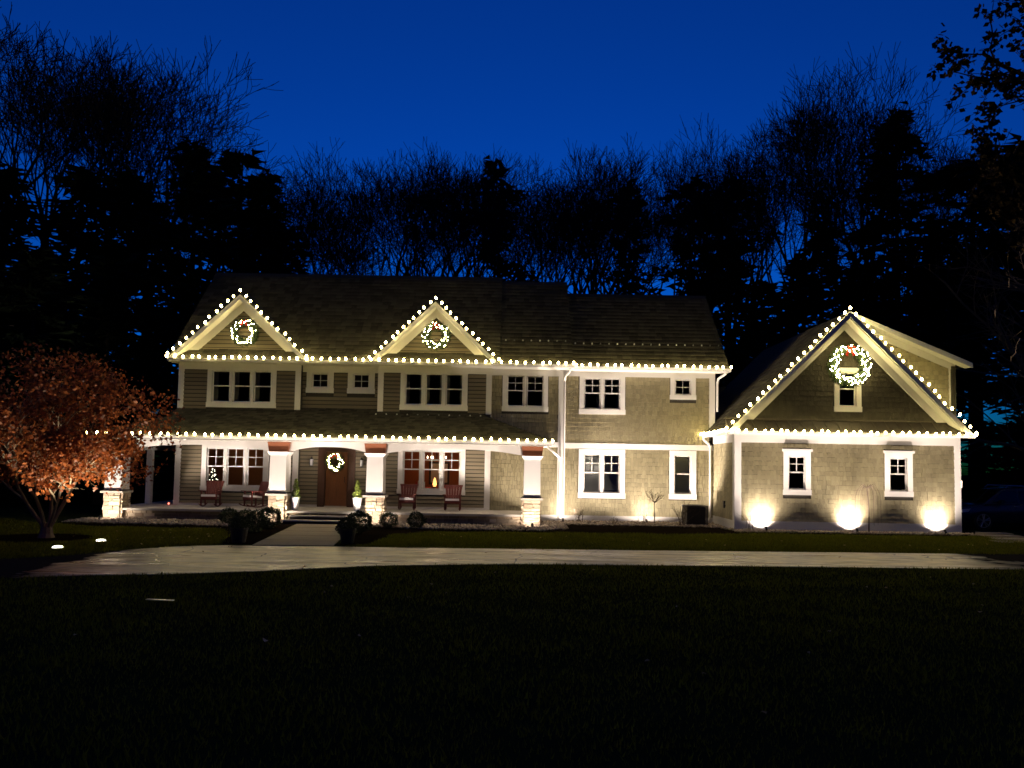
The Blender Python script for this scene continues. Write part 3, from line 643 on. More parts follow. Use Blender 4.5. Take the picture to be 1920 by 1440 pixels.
def stone_face(parent, fr_o, rz, width, z0, z1, far=None):
    """Ledge stones on a vertical face; fr_o is the world point of its lower left corner."""
    mass = MB(); z = z0; c, s = math.cos(rz), math.sin(rz)
    while z < z1 - 0.03:
        h = min(rst.choice((0.075, 0.10, 0.12, 0.15)), z1 - z)
        if z1 - z - h < 0.05: h = z1 - z
        x = 0.0
        while x < width - 0.02:
            w_ = min(rst.uniform(0.16, 0.42), width - x)
            if width - x - w_ < 0.10: w_ = width - x
            cx, cz, d = x + w_ / 2, z + h / 2, rst.uniform(0.03, 0.065)
            X, Y = fr_o[0] + cx * c, fr_o[1] + cx * s
            if stones_left[0] > 0 and not (far and far(X)):
                stones_left[0] -= 1
                link('stone', rst.choice(UNIT_STONES), parent, loc=(X, Y, cz), rot=(0, 0, rz), scale=(w_ - 0.014, d, h - 0.014))
            else:
                w2, h2 = w_ / 2 - 0.008, h / 2 - 0.008
                mass.hexa([(X - w2 * c, Y - w2 * s, cz - h2), (X + w2 * c, Y + w2 * s, cz - h2), (X + w2 * c, Y + w2 * s, cz + h2), (X - w2 * c, Y - w2 * s, cz + h2)],
                          [(X - w2 * c + d * s, Y - w2 * s - d * c, cz - h2), (X + w2 * c + d * s, Y + w2 * s - d * c, cz - h2), (X + w2 * c + d * s, Y + w2 * s - d * c, cz + h2), (X - w2 * c + d * s, Y - w2 * s - d * c, cz + h2)])
            x += w_
        z += h
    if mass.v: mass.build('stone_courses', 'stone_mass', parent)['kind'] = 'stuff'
for px_ in piers:
    hw = 0.30
    p = MB().box(px_ - hw, px_ + hw, 27.26, 27.86, 0.0, 0.94).build('pier', 'mortar', house)
    stone_face(p, (px_ - hw, 27.26), 0, 2 * hw, 0, 0.94)
    if px_ < 0: stone_face(p, (px_ + hw, 27.26), math.pi / 2, 2 * hw, 0, 0.94)
    else: stone_face(p, (px_ - hw, 27.86), -math.pi / 2, 2 * hw, 0, 0.94)
    MB().box(px_ - 0.39, px_ + 0.39, 27.17, 27.95, 0.941, 1.01).build('pier_cap', 'slab_stone', house)
    b = MB(); b.frustum(px_, 27.56, 1.011, 1.06, 0.335, 0.335, 0.325, 0.325)
    cbase = b.build('column_base', 'bronze_metal', house)
    b = MB(); b.frustum(px_, 27.56, 1.061, 2.36, 0.300, 0.300, 0.285, 0.285); b.build('column_shaft', 'trim_white', house)
    b = MB(); b.frustum(px_, 27.56, 2.361, 2.41, 0.31, 0.31, 0.32, 0.32); b.frustum(px_, 27.56, 2.411, 2.49, 0.33, 0.33, 0.38, 0.38); b.build('capital', 'trim_white', house)
    MB().frustum(px_, 27.56, 2.491, 2.84, 0.335, 0.30, 0.385, 0.34).build('beam_block', 'stained_wood', house)
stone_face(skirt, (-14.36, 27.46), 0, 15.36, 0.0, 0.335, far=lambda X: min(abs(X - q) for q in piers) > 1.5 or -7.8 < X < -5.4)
for k, (x0, x1, yf, yb, z) in enumerate(((-7.72, -5.42, 26.94, 27.30, 0.28), (-7.86, -5.36, 26.58, 26.96, 0.145))):
    MB().box(x0 + 0.03, x1 - 0.03, yf + 0.04, yb, 0.0, z - 0.041).build('step_riser', 'shaded_riser_stone', house); MB().box(x0, x1, yf, yb, z - 0.04, z).build('step_tread', 'slab_stone', house)
# --- front door
d = MB().box(-7.20, -6.36, 29.97, 30.03, 0.46, 2.56)
door = d.build('door', 'door_wood', house)
b = MB()
for x0, x1, z0, z1 in ((-7.19, -7.06, 0.47, 2.55), (-6.50, -6.37, 0.47, 2.55), (-7.06, -6.50, 0.47, 0.72), (-7.06, -6.50, 2.40, 2.55), (-7.06, -6.50, 1.70, 1.84), (-6.81, -6.75, 0.72, 1.70)): b.box(x0, x1, 29.945, 29.972, z0, z1)
b.build('door_rail', 'door_wood', door)
MB().box(-7.05, -6.51, 29.955, 29.968, 1.86, 2.39).build('pane', 'window_glass', door)
MB().tube([(-6.45, 29.93, 1.36), (-6.45, 29.90, 1.38), (-6.45, 29.90, 1.56), (-6.45, 29.93, 1.58)], 0.014, 6).build('handle', 'bronze_metal', door)
b = MB(); b.box(-7.50, -7.21, 29.93, 30.05, 0.42, 2.72); b.box(-6.35, -6.06, 29.93, 30.05, 0.42, 2.72); b.box(-7.21, -6.35, 29.93, 30.05, 2.57, 2.72); b.build('door_frame', 'dark_wood', house)
MB().box(-7.21, -6.35, 29.86, 30.05, 0.42, 0.46).build('threshold', 'slab_stone', house)

# ================================================================== LIGHTS ON THE HOUSE
BULB_MESH = MB().lathe([(0.018, 0.0), (0.043, 0.042), (0.037, 0.080), (0.010, 0.108)], 5).mesh('bulb', 'bulb_glow', True)
rb = random.Random(12)
def light_string(name, label, paths, step, tilt=(0, 0, 0)):
    root = thing(name, paths[0][0], label, 'string lights', 'warm white bulb strings along the roof edges', worldspace=True)
    w = MB()
    for path in paths:
        P = [Vector(p) for p in path]; w.tube([p + Vector((0, 0, -0.005)) for p in P], 0.006, 4)
        L = sum((P[i + 1] - P[i]).length for i in range(len(P) - 1)); n = round(L / step); n += n % 2
        for k in range(n + 1):
            s = L * k / n
            for i in range(len(P) - 1):
                seg = (P[i + 1] - P[i]).length
                if s <= seg + 1e-4: break
                s -= seg
            q = P[i].lerp(P[i + 1], min(1, s / seg)); q = q + Vector((rb.uniform(-0.035, 0.035), rb.uniform(-0.01, 0.01), rb.uniform(-0.018, 0.012)))
            link('bulb', BULB_MESH, root, loc=q, rot=(rb.uniform(-0.4, 0.3), rb.uniform(-0.45, 0.45) + tilt[1], 0))
    w.build('wire', 'wire_green', root); return root
light_string('light_string', 'warm bulb string along the long upper eave under the two small gables', [[(-13.18, 29.12, 6.035), (2.34, 29.12, 6.035)]], 0.317)
light_string('light_string', 'warm bulb string along the plain upper eave above the two paired windows', [[(2.42, 29.60, 6.045), (8.46, 29.60, 6.045)]], 0.303)
light_string('light_string', 'warm bulb string along the porch roof edge above the arched beams', [[(-14.76, 26.78, 3.00), (1.46, 26.78, 3.00)]], 0.315)
def rake_pts(cx, half, az, z0, y, up=0.10): return [(cx - half - 0.02, y, z0 + up), (cx, y, az + up + 0.03), (cx + half + 0.02, y, z0 + up)]
light_string('light_string', 'warm bulb string outlining the small gable over the porch end nearest the red tree', [rake_pts(-10.50, 2.62, 8.52, 6.08, 29.10, 0.05)], 0.31)
light_string('light_string', 'warm bulb string outlining the small gable above the right porch chairs', [rake_pts(-3.00, 2.43, 8.38, 6.08, 29.10, 0.05)], 0.30)
light_string('light_string', 'warm bulb string outlining the large garage gable', [[(7.52, GF - 0.06, 3.55), (GX, GF - 0.02, GAZ + 0.08), (16.26, GF - 0.02, 3.53)]], 0.298)
light_string('light_string', 'warm bulb string along the metal pent roof and side eave of the garage wing', [[(7.46, 30.25, 3.46), (7.46, 26.75, 3.46)], [(7.62, 26.69, 3.465), (16.12, 26.69, 3.465)]], 0.296)

# wreaths
MINI_MESH = MB().lathe([(0.008, 0), (0.027, 0.025), (0.006, 0.055)], 4).mesh('bulb', 'mini_glow', True)
def wreath(label, loc, rad, thick, nb, seed, bow=True, bscale=1.0):
    r_ = random.Random(seed); root = thing('wreath', loc, label, 'wreath', 'lit christmas wreaths'); b = MB()
    for k in range(int(2000 * rad / 0.5)):
        a = r_.uniform(0, 6.2832); ph = r_.uniform(0, 6.2832); rr = thick * math.sqrt(r_.random())
        c = Vector(((rad + rr * math.cos(ph)) * math.cos(a), rr * math.sin(ph) * 0.7, (rad + rr * math.cos(ph)) * math.sin(a)))
        t = Vector((-math.sin(a), 0, math.cos(a))); o = Vector((math.cos(a) * math.cos(ph), math.sin(ph), math.sin(a) * math.cos(ph)))
        dr = (t * r_.uniform(0.3, 1) + o * r_.uniform(0.2, 0.9) + Vector((r_.uniform(-.3, .3), -r_.uniform(0, .3), r_.uniform(-.3, .3)))).normalized(); s = dr.cross(Vector((r_.random(), r_.random(), r_.random()))).normalized() * 0.012
        L = r_.uniform(0.08, 0.17); b.quad(c - s, c + s, c + dr * L)
    b.tube([(rad * math.cos(t), 0, rad * math.sin(t)) for t in np.linspace(0, 6.2832, 25)], thick * 0.45, 6, False)
    b.build('ring', 'wreath_green', root)
    for k in range(nb):
        a = 6.2832 * (k + r_.uniform(-.35, .35)) / nb; ra = rad + thick * r_.uniform(-0.95, 0.95)
        link('bulb', MINI_MESH, root, loc=(ra * math.cos(a), -thick * r_.uniform(0.85, 1.2), ra * math.sin(a)), rot=(r_.uniform(-1.5, 1.5), r_.uniform(-1.5, 1.5), 0), scale=(bscale,) * 3)
    if bow:
        b = MB(); z = rad + 0.02; y = -thick * 0.95; q = rad * 0.30
        for s in (-1, 1):
            pts = [(0, y, z), (s * q * 0.6, y - 0.05, z + q * 0.45), (s * q * 1.05, y - 0.02, z + q * 0.15), (s * q * 0.6, y - 0.03, z - q * 0.25), (0, y, z)]
            for i in range(4): b.hexa([pts[i], pts[i + 1], (pts[i + 1][0], pts[i + 1][1] + 0.05, pts[i + 1][2]), (pts[i][0], pts[i][1] + 0.05, pts[i][2])], [(p[0], p[1], p[2] + 0.012) for p in (pts[i], pts[i + 1], (pts[i + 1][0], pts[i + 1][1] + 0.05, pts[i + 1][2]), (pts[i][0], pts[i][1] + 0.05, pts[i][2]))])
            b.prism_y([(s * 0.01, z), (s * q * 0.25 + 0.05 * s, z - q * 1.6), (s * q * 0.25 + 0.14 * s, z - q * 1.45), (s * 0.08, z)][::s], y - 0.02, y + 0.0)
        b.lathe([(0.035, -0.03), (0.045, 0), (0.035, 0.03)], 8, (0, y - 0.02, z)); b.build('bow', 'ribbon_red', root)
    return root
wreath('lit wreath with red bow on the small gable nearest the red tree', (-10.40, 29.55, 7.10), 0.40, 0.14, 46, 1, bscale=0.68)
wreath('lit wreath with red bow on the small gable right of the front door', (-2.99, 29.55, 7.08), 0.40, 0.14, 48, 2, bscale=0.68)
wreath('largest lit wreath with red bow over the garage gable window', (11.95, 27.22, 5.90), 0.58, 0.17, 105, 3, bscale=0.85)
wreath('lit wreath with red bow hanging on the front door', (-6.83, 29.86, 2.14), 0.26, 0.09, 40, 4, bscale=0.48)

# landscape uplights
def wash(light, toward, w0):
    """Wall-washer optics: the beam grows towards grazing directions so that it lights the wall evenly up its height."""
    light.use_nodes = True; n, l = light.node_tree.nodes, light.node_tree.links; e = next(q for q in n if q.type == 'EMISSION')
    g = n.new('ShaderNodeNewGeometry'); d = n.new('ShaderNodeVectorMath'); d.operation = 'DOT_PRODUCT'; d.inputs[1].default_value = toward; l.new(g.outputs['Normal'], d.inputs[0])
    def m(op, a, b):
        q = n.new('ShaderNodeMath'); q.operation = op
        for k, v in enumerate((a, b)):
            if v is None: continue
            if isinstance(v, (int, float)): q.inputs[k].default_value = v
            else: l.new(v, q.inputs[k])
        return q.outputs[0]
    w = m('MAXIMUM', m('ABSOLUTE', d.outputs['Value'], None), 0.02); f = m('MINIMUM', m('POWER', m('DIVIDE', w0, w), 3.0), 1.0); l.new(f, e.inputs['Strength'])
def side_throw(light, k):
    """Flood optics that throw more light past both sides of the pier in front, upwards only."""
    light.use_nodes = True; n, l = light.node_tree.nodes, light.node_tree.links; e = next(q for q in n if q.type == 'EMISSION')
    g = n.new('ShaderNodeNewGeometry'); sp = n.new('ShaderNodeSeparateXYZ'); l.new(g.outputs['Normal'], sp.inputs[0]); out = []
    for sock, a, b in ((sp.outputs[0], 0.36, 0.50), (sp.outputs[2], 0.28, 0.40)):
        ab = n.new('ShaderNodeMath'); ab.operation = 'ABSOLUTE'; l.new(sock, ab.inputs[0]); mr = n.new('ShaderNodeMapRange'); mr.interpolation_type = 'SMOOTHSTEP'; mr.inputs[1].default_value = a; mr.inputs[2].default_value = b; l.new(ab.outputs[0], mr.inputs[0]); out.append(mr.outputs[0])
    p = n.new('ShaderNodeMath'); p.operation = 'MULTIPLY'; l.new(out[0], p.inputs[0]); l.new(out[1], p.inputs[1])
    q = n.new('ShaderNodeMath'); q.operation = 'MULTIPLY_ADD'; l.new(p.outputs[0], q.inputs[0]); q.inputs[1].default_value = k; q.inputs[2].default_value = 1.0; l.new(q.outputs[0], e.inputs['Strength'])
def uplight(label, loc, wall_y, beam, w0, flood, cone=118, rise=50, side=0, soft=0.35, group='spike uplights in the planting beds'):
    root = thing('uplight', loc, label, 'spotlight', group); n_ = Vector((0, 1, 0)); a = (n_ * math.cos(R(rise)) + Vector((0, 0, math.sin(R(rise))))); f = (n_ * math.cos(R(34)) + Vector((0, 0, math.sin(R(34)))))
    MB().tube([(0, 0, 0), (0, 0, 0.10)], 0.010, 6).build('stake', 'black_metal', root)
    c0 = Vector((0, 0, 0.10)); b = MB(); b.tube([c0 - a * 0.05, c0 - a * 0.035, c0 + a * 0.07], [0.025, 0.040, 0.042], 10, True)
    b.build('housing', 'black_metal', root)
    b = MB(); b.tube([c0 + a * 0.0705, c0 + a * 0.073], [0.036, 0.034], 10); b.build('lens', 'lens_glow', root)
    for dr, pw, an, bl, opt in ((a, beam, cone, soft, True), (f, flood, 96, 1.0, False)):
        L = bpy.data.lights.new('uplight_lamp', 'SPOT'); L.energy = pw; L.color = UPWARM; L.spot_size = R(an); L.spot_blend = bl; L.shadow_soft_size = 0.03
        if opt: wash(L, n_, w0)
        elif side: side_throw(L, side); L.spot_size = R(150)
        o = bpy.data.objects.new('uplight_lamp', L); col.objects.link(o); o.parent = root; o.location = c0 + a * 0.11
        o.rotation_euler = dr.to_track_quat('-Z', 'Y').to_euler()
    return root
for px_, lb in zip(piers, ('uplight below the stone pier behind the red tree', 'uplight below the stone pier on the steps side nearest the red tree', 'uplight below the stone pier just right of the front steps', 'uplight below the last stone pier by the downspout corner')):
    uplight(lb, (px_, 26.48, 0.02), 27.2, 820, 0.30, 95, 124, 48, 11)
for x, lb, k in ((8.86, 'uplight at the garage wall under its left window side', 1.0), (12.0, 'uplight at the garage wall between its two windows', 1.1), (15.05, 'uplight at the garage wall by its outer corner', 0.92)):
    uplight(lb, (x, 26.75, 0.02), 27.4, 2250 * k, 0.19, 380 * k, 128, 50, 0, 0.75)
uplight('uplight behind the bare ball tree at the shingled wall', (5.22, 29.55, 0.02), 30.3, 2100, 0.25, 130, 160, 58)
uplight('uplight at the foot of the white corner board beside the porch', (2.0, 29.3, 0.02), 30.0, 1600, 0.25, 120, 150, 58)
def well_light(label, loc, target, power):
    root = thing('well_light', loc, label, 'spotlight', 'well lights in the lawn')
    MB().lathe([(0.15, 0.0), (0.15, 0.03), (0.125, 0.035)], 20).build('ring', 'black_metal', root)
    MB().lathe([(0.12, 0.036), (0.105, 0.058), (0.06, 0.072), (0.01, 0.076)], 20).build('lens', 'well_glow', root, True)
    d = (Vector(target) - Vector(loc)).normalized()
    L = bpy.data.lights.new('well_lamp', 'SPOT'); L.energy = power; L.color = (1, 0.83, 0.6); L.spot_size = R(75); L.spot_blend = 0.6; L.shadow_soft_size = 0.05
    o = bpy.data.objects.new('well_lamp', L); col.objects.link(o); o.parent = root; o.location = (0, 0, 0.14); o.rotation_euler = d.to_track_quat('-Z', 'Y').to_euler()
well_light('glowing well light in the lawn closest to the driveway', (-10.75, 18.45, 0.0), (-12.2, 20.9, 5.2), 740)
well_light('glowing well light in the lawn farther from the driveway', (-10.58, 20.05, 0.0), (-12.0, 21.0, 4.8), 640)

# wall lanterns
def lantern(label, loc, lit=False, s=1.0, facing=0):
    root = thing('wall_lantern', loc, label, 'lantern', 'wall lanterns', rz=facing)
    b = MB(); b.box(-0.05, 0.05, -0.02, 0.0, -0.12, 0.10); b.tube([(0, -0.01, 0.16), (0, -0.10, 0.2), (0, -0.12, 0.14)], 0.010, 6); b.build('bracket', 'black_metal', root)
    b = MB(); b.lathe([(0.085, 0.10), (0.02, 0.16)], 8, (0, -0.12, 0)); b.lathe([(0.05, -0.17), (0.075, -0.15)], 8, (0, -0.12, 0))
    for k in range(4):
        a = math.pi / 4 + k * math.pi / 2; b.tube([(0.062 * math.cos(a), -0.12 + 0.062 * math.sin(a), -0.15), (0.075 * math.cos(a), -0.12 + 0.075 * math.sin(a), 0.10)], 0.007, 4)
    b.build('cage', 'black_metal', root)
    MB().lathe([(0.055, -0.148), (0.067, 0.098)], 10, (0, -0.12, 0)).build('glass_shade', 'lens_clear' if not lit else 'lantern_glow', root)
lantern('unlit black wall lantern on the wide siding beside the front door', (-7.74, 29.965, 2.16)); lantern('unlit black wall lantern between the front door and the right pier', (-5.80, 29.965, 2.16))
lantern('small lit lantern on the outer end wall of the garage', (15.97, 27.62, 1.78), True, facing=math.pi / 2)
o = MB().lathe([(0.005, 0), (0.03, 0.01), (0.03, 0.05), (0.012, 0.075)], 8, (-13.0, 29.4, PZ + 0.02)).build('marker_light', 'red_glow'); tag(o, 'tiny red glowing light on the porch floor by the house corner', 'light')

# ================================================================== PORCH THINGS
def chair(label, loc, rz):
    root = thing('rocking_chair', loc, label, 'chair', 'red porch chairs', rz)
    for s in (-1, 1):
        pts = [(s * 0.27, -0.46 + 0.92 * t, 0.035 + 0.10 * (2 * t - 1) ** 2) for t in np.linspace(0, 1, 9)]
        MB().tube(pts, 0.022, 5).build('rocker', 'chair_red', root)
        MB().box(s * 0.27 - 0.025, s * 0.27 + 0.025, -0.27, -0.22, 0.05, 0.60).build('leg', 'chair_red', root); MB().box(s * 0.27 - 0.025, s * 0.27 + 0.025, 0.18, 0.23, 0.05, 0.56).build('leg', 'chair_red', root)
        MB().hexa([(s * 0.30 - 0.055, -0.36, 0.60), (s * 0.30 + 0.055, -0.36, 0.60), (s * 0.30 + 0.04, 0.26, 0.565), (s * 0.30 - 0.04, 0.26, 0.565)], [(s * 0.30 - 0.055, -0.36, 0.625), (s * 0.30 + 0.055, -0.36, 0.625), (s * 0.30 + 0.04, 0.26, 0.59), (s * 0.30 - 0.04, 0.26, 0.59)]).build('armrest', 'chair_red', root)
    b = MB(); b.hexa([(-0.28, -0.29, 0.36), (0.28, -0.29, 0.36), (0.26, 0.24, 0.31), (-0.26, 0.24, 0.31)], [(-0.28, -0.29, 0.39), (0.28, -0.29, 0.39), (0.26, 0.24, 0.34), (-0.26, 0.24, 0.34)]); b.box(-0.28, 0.28, -0.315, -0.29, 0.28, 0.39); b.build('seat', 'chair_red', root)
    c = MB(); c.hexa([(-0.255, -0.33, 0.395), (0.255, -0.33, 0.395), (0.24, 0.18, 0.35), (-0.24, 0.18, 0.35)], [(-0.25, -0.32, 0.47), (0.25, -0.32, 0.47), (0.235, 0.18, 0.42), (-0.235, 0.18, 0.42)]); c.build('cushion', 'cushion_white', root)
    b = MB(); n = 6
    for k in range(n):
        f0, f1 = -1 + 2 * k / n + 0.012, -1 + 2 * (k + 1) / n - 0.012
        b.hexa([(f0 * 0.25, 0.20, 0.34), (f1 * 0.25, 0.20, 0.34), (f1 * 0.25, 0.222, 0.345), (f0 * 0.25, 0.222, 0.345)], [(f0 * 0.335, 0.44, 0.955), (f1 * 0.335, 0.44, 0.955), (f1 * 0.335, 0.462, 0.95), (f0 * 0.335, 0.462, 0.95)])
    b.hexa([(-0.33, 0.425, 0.88), (0.33, 0.425, 0.88), (0.33, 0.438, 0.88), (-0.33, 0.438, 0.88)], [(-0.345, 0.452, 0.96), (0.345, 0.452, 0.96), (0.345, 0.465, 0.96), (-0.345, 0.465, 0.96)])
    b.build('backrest', 'chair_red', root)
chair('red rocking chair at the tree end of the porch, below the lit christmas tree', (-11.15, 28.75, PZ), 0.05)
chair('red rocking chair turned sideways beside the pier nearest the steps', (-9.55, 28.8, PZ), -0.75)
chair('red rocking chair before the orange lit window, closest to the steps', (-3.84, 28.75, PZ), 0.0)
chair('red rocking chair before the orange lit window, farther from the steps', (-2.15, 28.75, PZ), 0.0)
def topiary(label, loc, seed):
    root = thing('potted_topiary', loc, label, 'potted plant', 'spiral topiaries in white pots'); r_ = random.Random(seed)
    MB().lathe([(0.105, 0), (0.11, 0.01), (0.165, 0.44), (0.175, 0.445), (0.175, 0.47), (0.155, 0.47), (0.15, 0.43)], 18).build('pot', 'pot_white', root)
    MB().tube([(0, 0, 0.40), (0, 0, 1.06)], [0.02, 0.008], 5).build('stem', 'plant_stem', root)
    b = MB()
    for k in range(1300):
        z = r_.random() ** 1.3; a = r_.uniform(0, 6.28); sp = 0.75 + 0.25 * math.cos(a - z * 16)
        rad = (0.185 * (1 - z) ** 0.8 + 0.012) * sp * math.sqrt(r_.uniform(0.3, 1)); c = Vector((rad * math.cos(a), rad * math.sin(a), 0.46 + z * 0.64))
        dr = Vector((math.cos(a) + r_.uniform(-.5, .5), math.sin(a) + r_.uniform(-.5, .5), 0.6 + r_.uniform(-.3, .8))).normalized() * r_.uniform(0.03, 0.06); s = dr.cross(Vector((r_.random(), r_.random(), r_.random()))).normalized() * 0.013
        b.quad(c - s, c + s, c + dr)
    b.build('foliage', 'topiary_leaf', root)
topiary('spiral topiary in white pot between the pier and front steps, tree side', (-7.72, 27.72, PZ), 1); topiary('spiral topiary in white pot against the pier right of the steps', (-5.50, 27.72, PZ), 2)

# ================================================================== ROOMS BEHIND THE LIT WINDOWS
def rooms():
    fr = [(-5.04, -0.96)]
    x0, x1, y0, y1 = -4.92, -0.96, 30.35, 33.9
    b = MB(); b.box(x0, x1, y1, y1 + 0.05, 0.43, 3.0); b.box(x0, x0 + 0.03, y0, y1, 0.43, 3.0); b.box(x1 - 0.03, x1, y0, y1, 0.43, 3.0); b.build('room_lining', 'room_orange', house)
    pf = thing('picture_frame', (-3.15, 33.84, 1.25), 'dark framed pale picture on the orange wall seen through the right porch window', 'picture')
    b = MB(); w_, h_ = 0.45, 0.5
    for a in ((-w_, -w_ + 0.09, 0, 2 * h_), (w_ - 0.09, w_, 0, 2 * h_), (-w_ + 0.09, w_ - 0.09, 0, 0.09), (-w_ + 0.09, w_ - 0.09, 2 * h_ - 0.09, 2 * h_)): b.box(a[0], a[1], -0.04, 0, a[2], a[3])
    b.build('frame', 'dark_wood', pf); MB().box(-w_ + 0.09, w_ - 0.09, -0.02, -0.005, 0.09, 2 * h_ - 0.09).build('print', 'picture_mat', pf)
    sb = thing('dining_table', (-2.9, 31.9, PZ), 'wooden dining table with red runner behind the right porch window', 'table')
    MB().box(-0.95, 0.95, -0.5, 0.5, 0.70, 0.75).build('table_top', 'dark_wood', sb); MB().box(-0.7, 0.7, -0.515, 0.2, 0.751, 0.76).build('runner', 'red_cloth', sb)
    for sx in (-1, 1):
        for sy in (-1, 1): MB().box(sx * 0.85 - 0.04, sx * 0.85 + 0.04, sy * 0.42 - 0.04, sy * 0.42 + 0.04, 0, 0.70).build('leg', 'dark_wood', sb)
    cn = thing('table_candle', (-3.12, 31.6, PZ + 0.76), 'glowing orange candle ornament on the dining table', 'candle')
    MB().lathe([(0.10, 0), (0.10, 0.03), (0.04, 0.05)], 10).build('holder', 'bronze_metal', cn); MB().lathe([(0.05, 0.05), (0.085, 0.14), (0.06, 0.27), (0.035, 0.36), (0.005, 0.42)], 10).build('glow_body', 'candle_glow', cn, True)
    dc = thing('dining_chair', (-3.62, 31.15, PZ), 'pale striped dining chair back behind the right porch window', 'chair', rz=0.35)
    MB().box(-0.22, 0.22, -0.22, 0.22, 0.42, 0.47).build('seat', 'cushion_white', dc)
    for k in range(4): MB().box(-0.2 + 0.11 * k, -0.13 + 0.11 * k, 0.17, 0.21, 0.47, 1.0 + 0.04 * (k in (1, 2))).build('slat', 'cushion_white' if k % 2 else 'red_cloth', dc)
    for sx in (-1, 1):
        for sy in (-1, 1): MB().box(sx * 0.19 - 0.02, sx * 0.19 + 0.02, sy * 0.19 - 0.02, sy * 0.19 + 0.02, 0, 0.42).build('leg', 'dark_wood', dc)
    ch = thing('chandelier', (-3.1, 32.0, 2.3), 'lit branching chandelier seen at the top of the right porch window', 'chandelier')
    b = MB(); b.tube([(0, 0, 0.8), (0, 0, 0.0)], 0.012, 5)
    for k in range(6):
        a = k * math.pi / 3; b.tube([(0, 0, 0.05), (0.2 * math.cos(a), 0.2 * math.sin(a), -0.03), (0.38 * math.cos(a), 0.38 * math.sin(a), 0.06)], 0.009, 5)
        link('bulb', CHB, ch, loc=(0.38 * math.cos(a), 0.38 * math.sin(a), 0.07))
    b.build('arm_frame', 'bronze_metal', ch)
    L = bpy.data.lights.new('chandelier_lamp', 'POINT'); L.energy = 26; L.color = (1, 0.62, 0.34); L.shadow_soft_size = 0.15
    o = bpy.data.objects.new('chandelier_lamp', L); col.objects.link(o); o.parent = ch; o.location = (0, 0, -0.12)
    b = MB(); b.box(-12.70, -8.52, 33.0, 33.05, 0.43, 3.0); b.box(-8.56, -8.52, 30.35, 33.0, 0.43, 3.0); b.box(-12.76, -12.72, 30.35, 33.0, 0.43, 3.0); b.build('room_lining', 'room_brown', house)
    # christmas tree in the other room
    ct = thing('christmas_tree', (-11.87, 30.75, PZ), 'small lit christmas tree inside the porch window nearest the red tree', 'christmas tree'); r_ = random.Random(9); b = MB()
    for k in range(1600):
        z = r_.random(); a = r_.uniform(0, 6.28); rad = 0.42 * (1 - z) * math.sqrt(r_.uniform(0.2, 1)) + 0.01; c = Vector((rad * math.cos(a), rad * math.sin(a), 0.35 + z * 1.05))
        dr = Vector((math.cos(a), math.sin(a), -0.2)) * 0.08; s = Vector((-math.sin(a), math.cos(a), r_.uniform(-.5, .5))) * 0.02; b.quad(c - s, c + s, c + dr)
    b.build('branches', 'wreath_green', ct); MB().lathe([(0.14, 0), (0.10, 0.10), (0.03, 0.14), (0.03, 0.40)], 10).build('trunk', 'plant_stem', ct)
    for k in range(44):
        z = r_.random() ** 1.2; a = r_.uniform(3.3, 6.1); rad = 0.44 * (1 - z) + 0.02; link('bulb', TREE_BULB, ct, loc=(rad * math.cos(a), rad * math.sin(a), 0.36 + z * 1.05), scale=(0.6,) * 3)
    L = bpy.data.lights.new('room_fill', 'POINT'); L.energy = 6; L.color = (1, 0.66, 0.36); L.shadow_soft_size = 0.2; o = bpy.data.objects.new('room_fill', L); col.objects.link(o); o.parent = ct; o.location = (0.9, 0.9, 1.9)  # added warm fill light for the room, apart from the tree's own bulbs
CHB = MB().lathe([(0.012, 0), (0.028, 0.04), (0.02, 0.08), (0.004, 0.11)], 7).mesh('bulb', 'chandelier_glow', True)
TREE_BULB = MB().lathe([(0.008, 0), (0.027, 0.025), (0.006, 0.055)], 4).mesh('bulb', 'lens_glow', True)
rooms()

# ================================================================== PLANTS AND THINGS IN THE BEDS
def leaf_ball(name, rad, n, m, seed, size, squash=0.9):
    g = np.random.default_rng(seed); d = g.normal(size=(n, 3)); d /= np.linalg.norm(d, axis=1)[:, None]
    r = rad * g.uniform(0.45, 1.0, n) ** 0.5; lump = 1 + 0.16 * np.sin(d[:, 0] * 5 + seed) * np.cos(d[:, 1] * 4.3) + 0.10 * np.sin(d[:, 2] * 7 + 2 * seed)
    c = d * (r * lump)[:, None]; c[:, 2] *= squash
    t = d + g.normal(scale=0.6, size=(n, 3)); t /= np.linalg.norm(t, axis=1)[:, None]; s = np.cross(t, g.normal(size=(n, 3))); s /= np.linalg.norm(s, axis=1)[:, None]
    L = g.uniform(0.7, 1.3, (n, 1)) * size; v = np.stack([c, c + t * L * 0.5 + s * L * 0.35, c + t * L, c + t * L * 0.5 - s * L * 0.35], 1).reshape(-1, 3)
    return np_mesh(name, v, np.arange(4 * n).reshape(n, 4), m)
BOX = [leaf_ball('crown', 1.0, 2600, 'boxwood_leaf', s, 0.13) for s in (1, 2)]
STEM = MB().tube([(0, 0, -1.0), (0.02, 0, -0.4), (0, 0.02, 0.2)], [0.06, 0.05, 0.02], 5).mesh('trunk', 'plant_stem')
def shrub(label, x, y, r, z=None, k=0, parent_pot=None):
    root = thing('boxwood_shrub', (x, y, 0), label, 'shrub', 'round boxwood shrubs by the front walk')
    zc = r * 0.92 if z is None else z
    link('crown', BOX[k], root, loc=(0, 0, zc), rot=(0, 0, x * 3), scale=(r, r, r)); link('trunk', STEM, root, loc=(0, 0, zc), scale=(r, r, zc))
    return root
shrub('small round boxwood against the dark porch skirt, farthest from the steps on the tree side', -9.45, 26.0, 0.30, k=0)
shrub('round boxwood behind the potted one on the tree side of the walk', -7.95, 22.9, 0.30, k=1)
shrub('middle boxwood of the cluster on the tree side of the walk', -7.80, 23.7, 0.34, k=0)
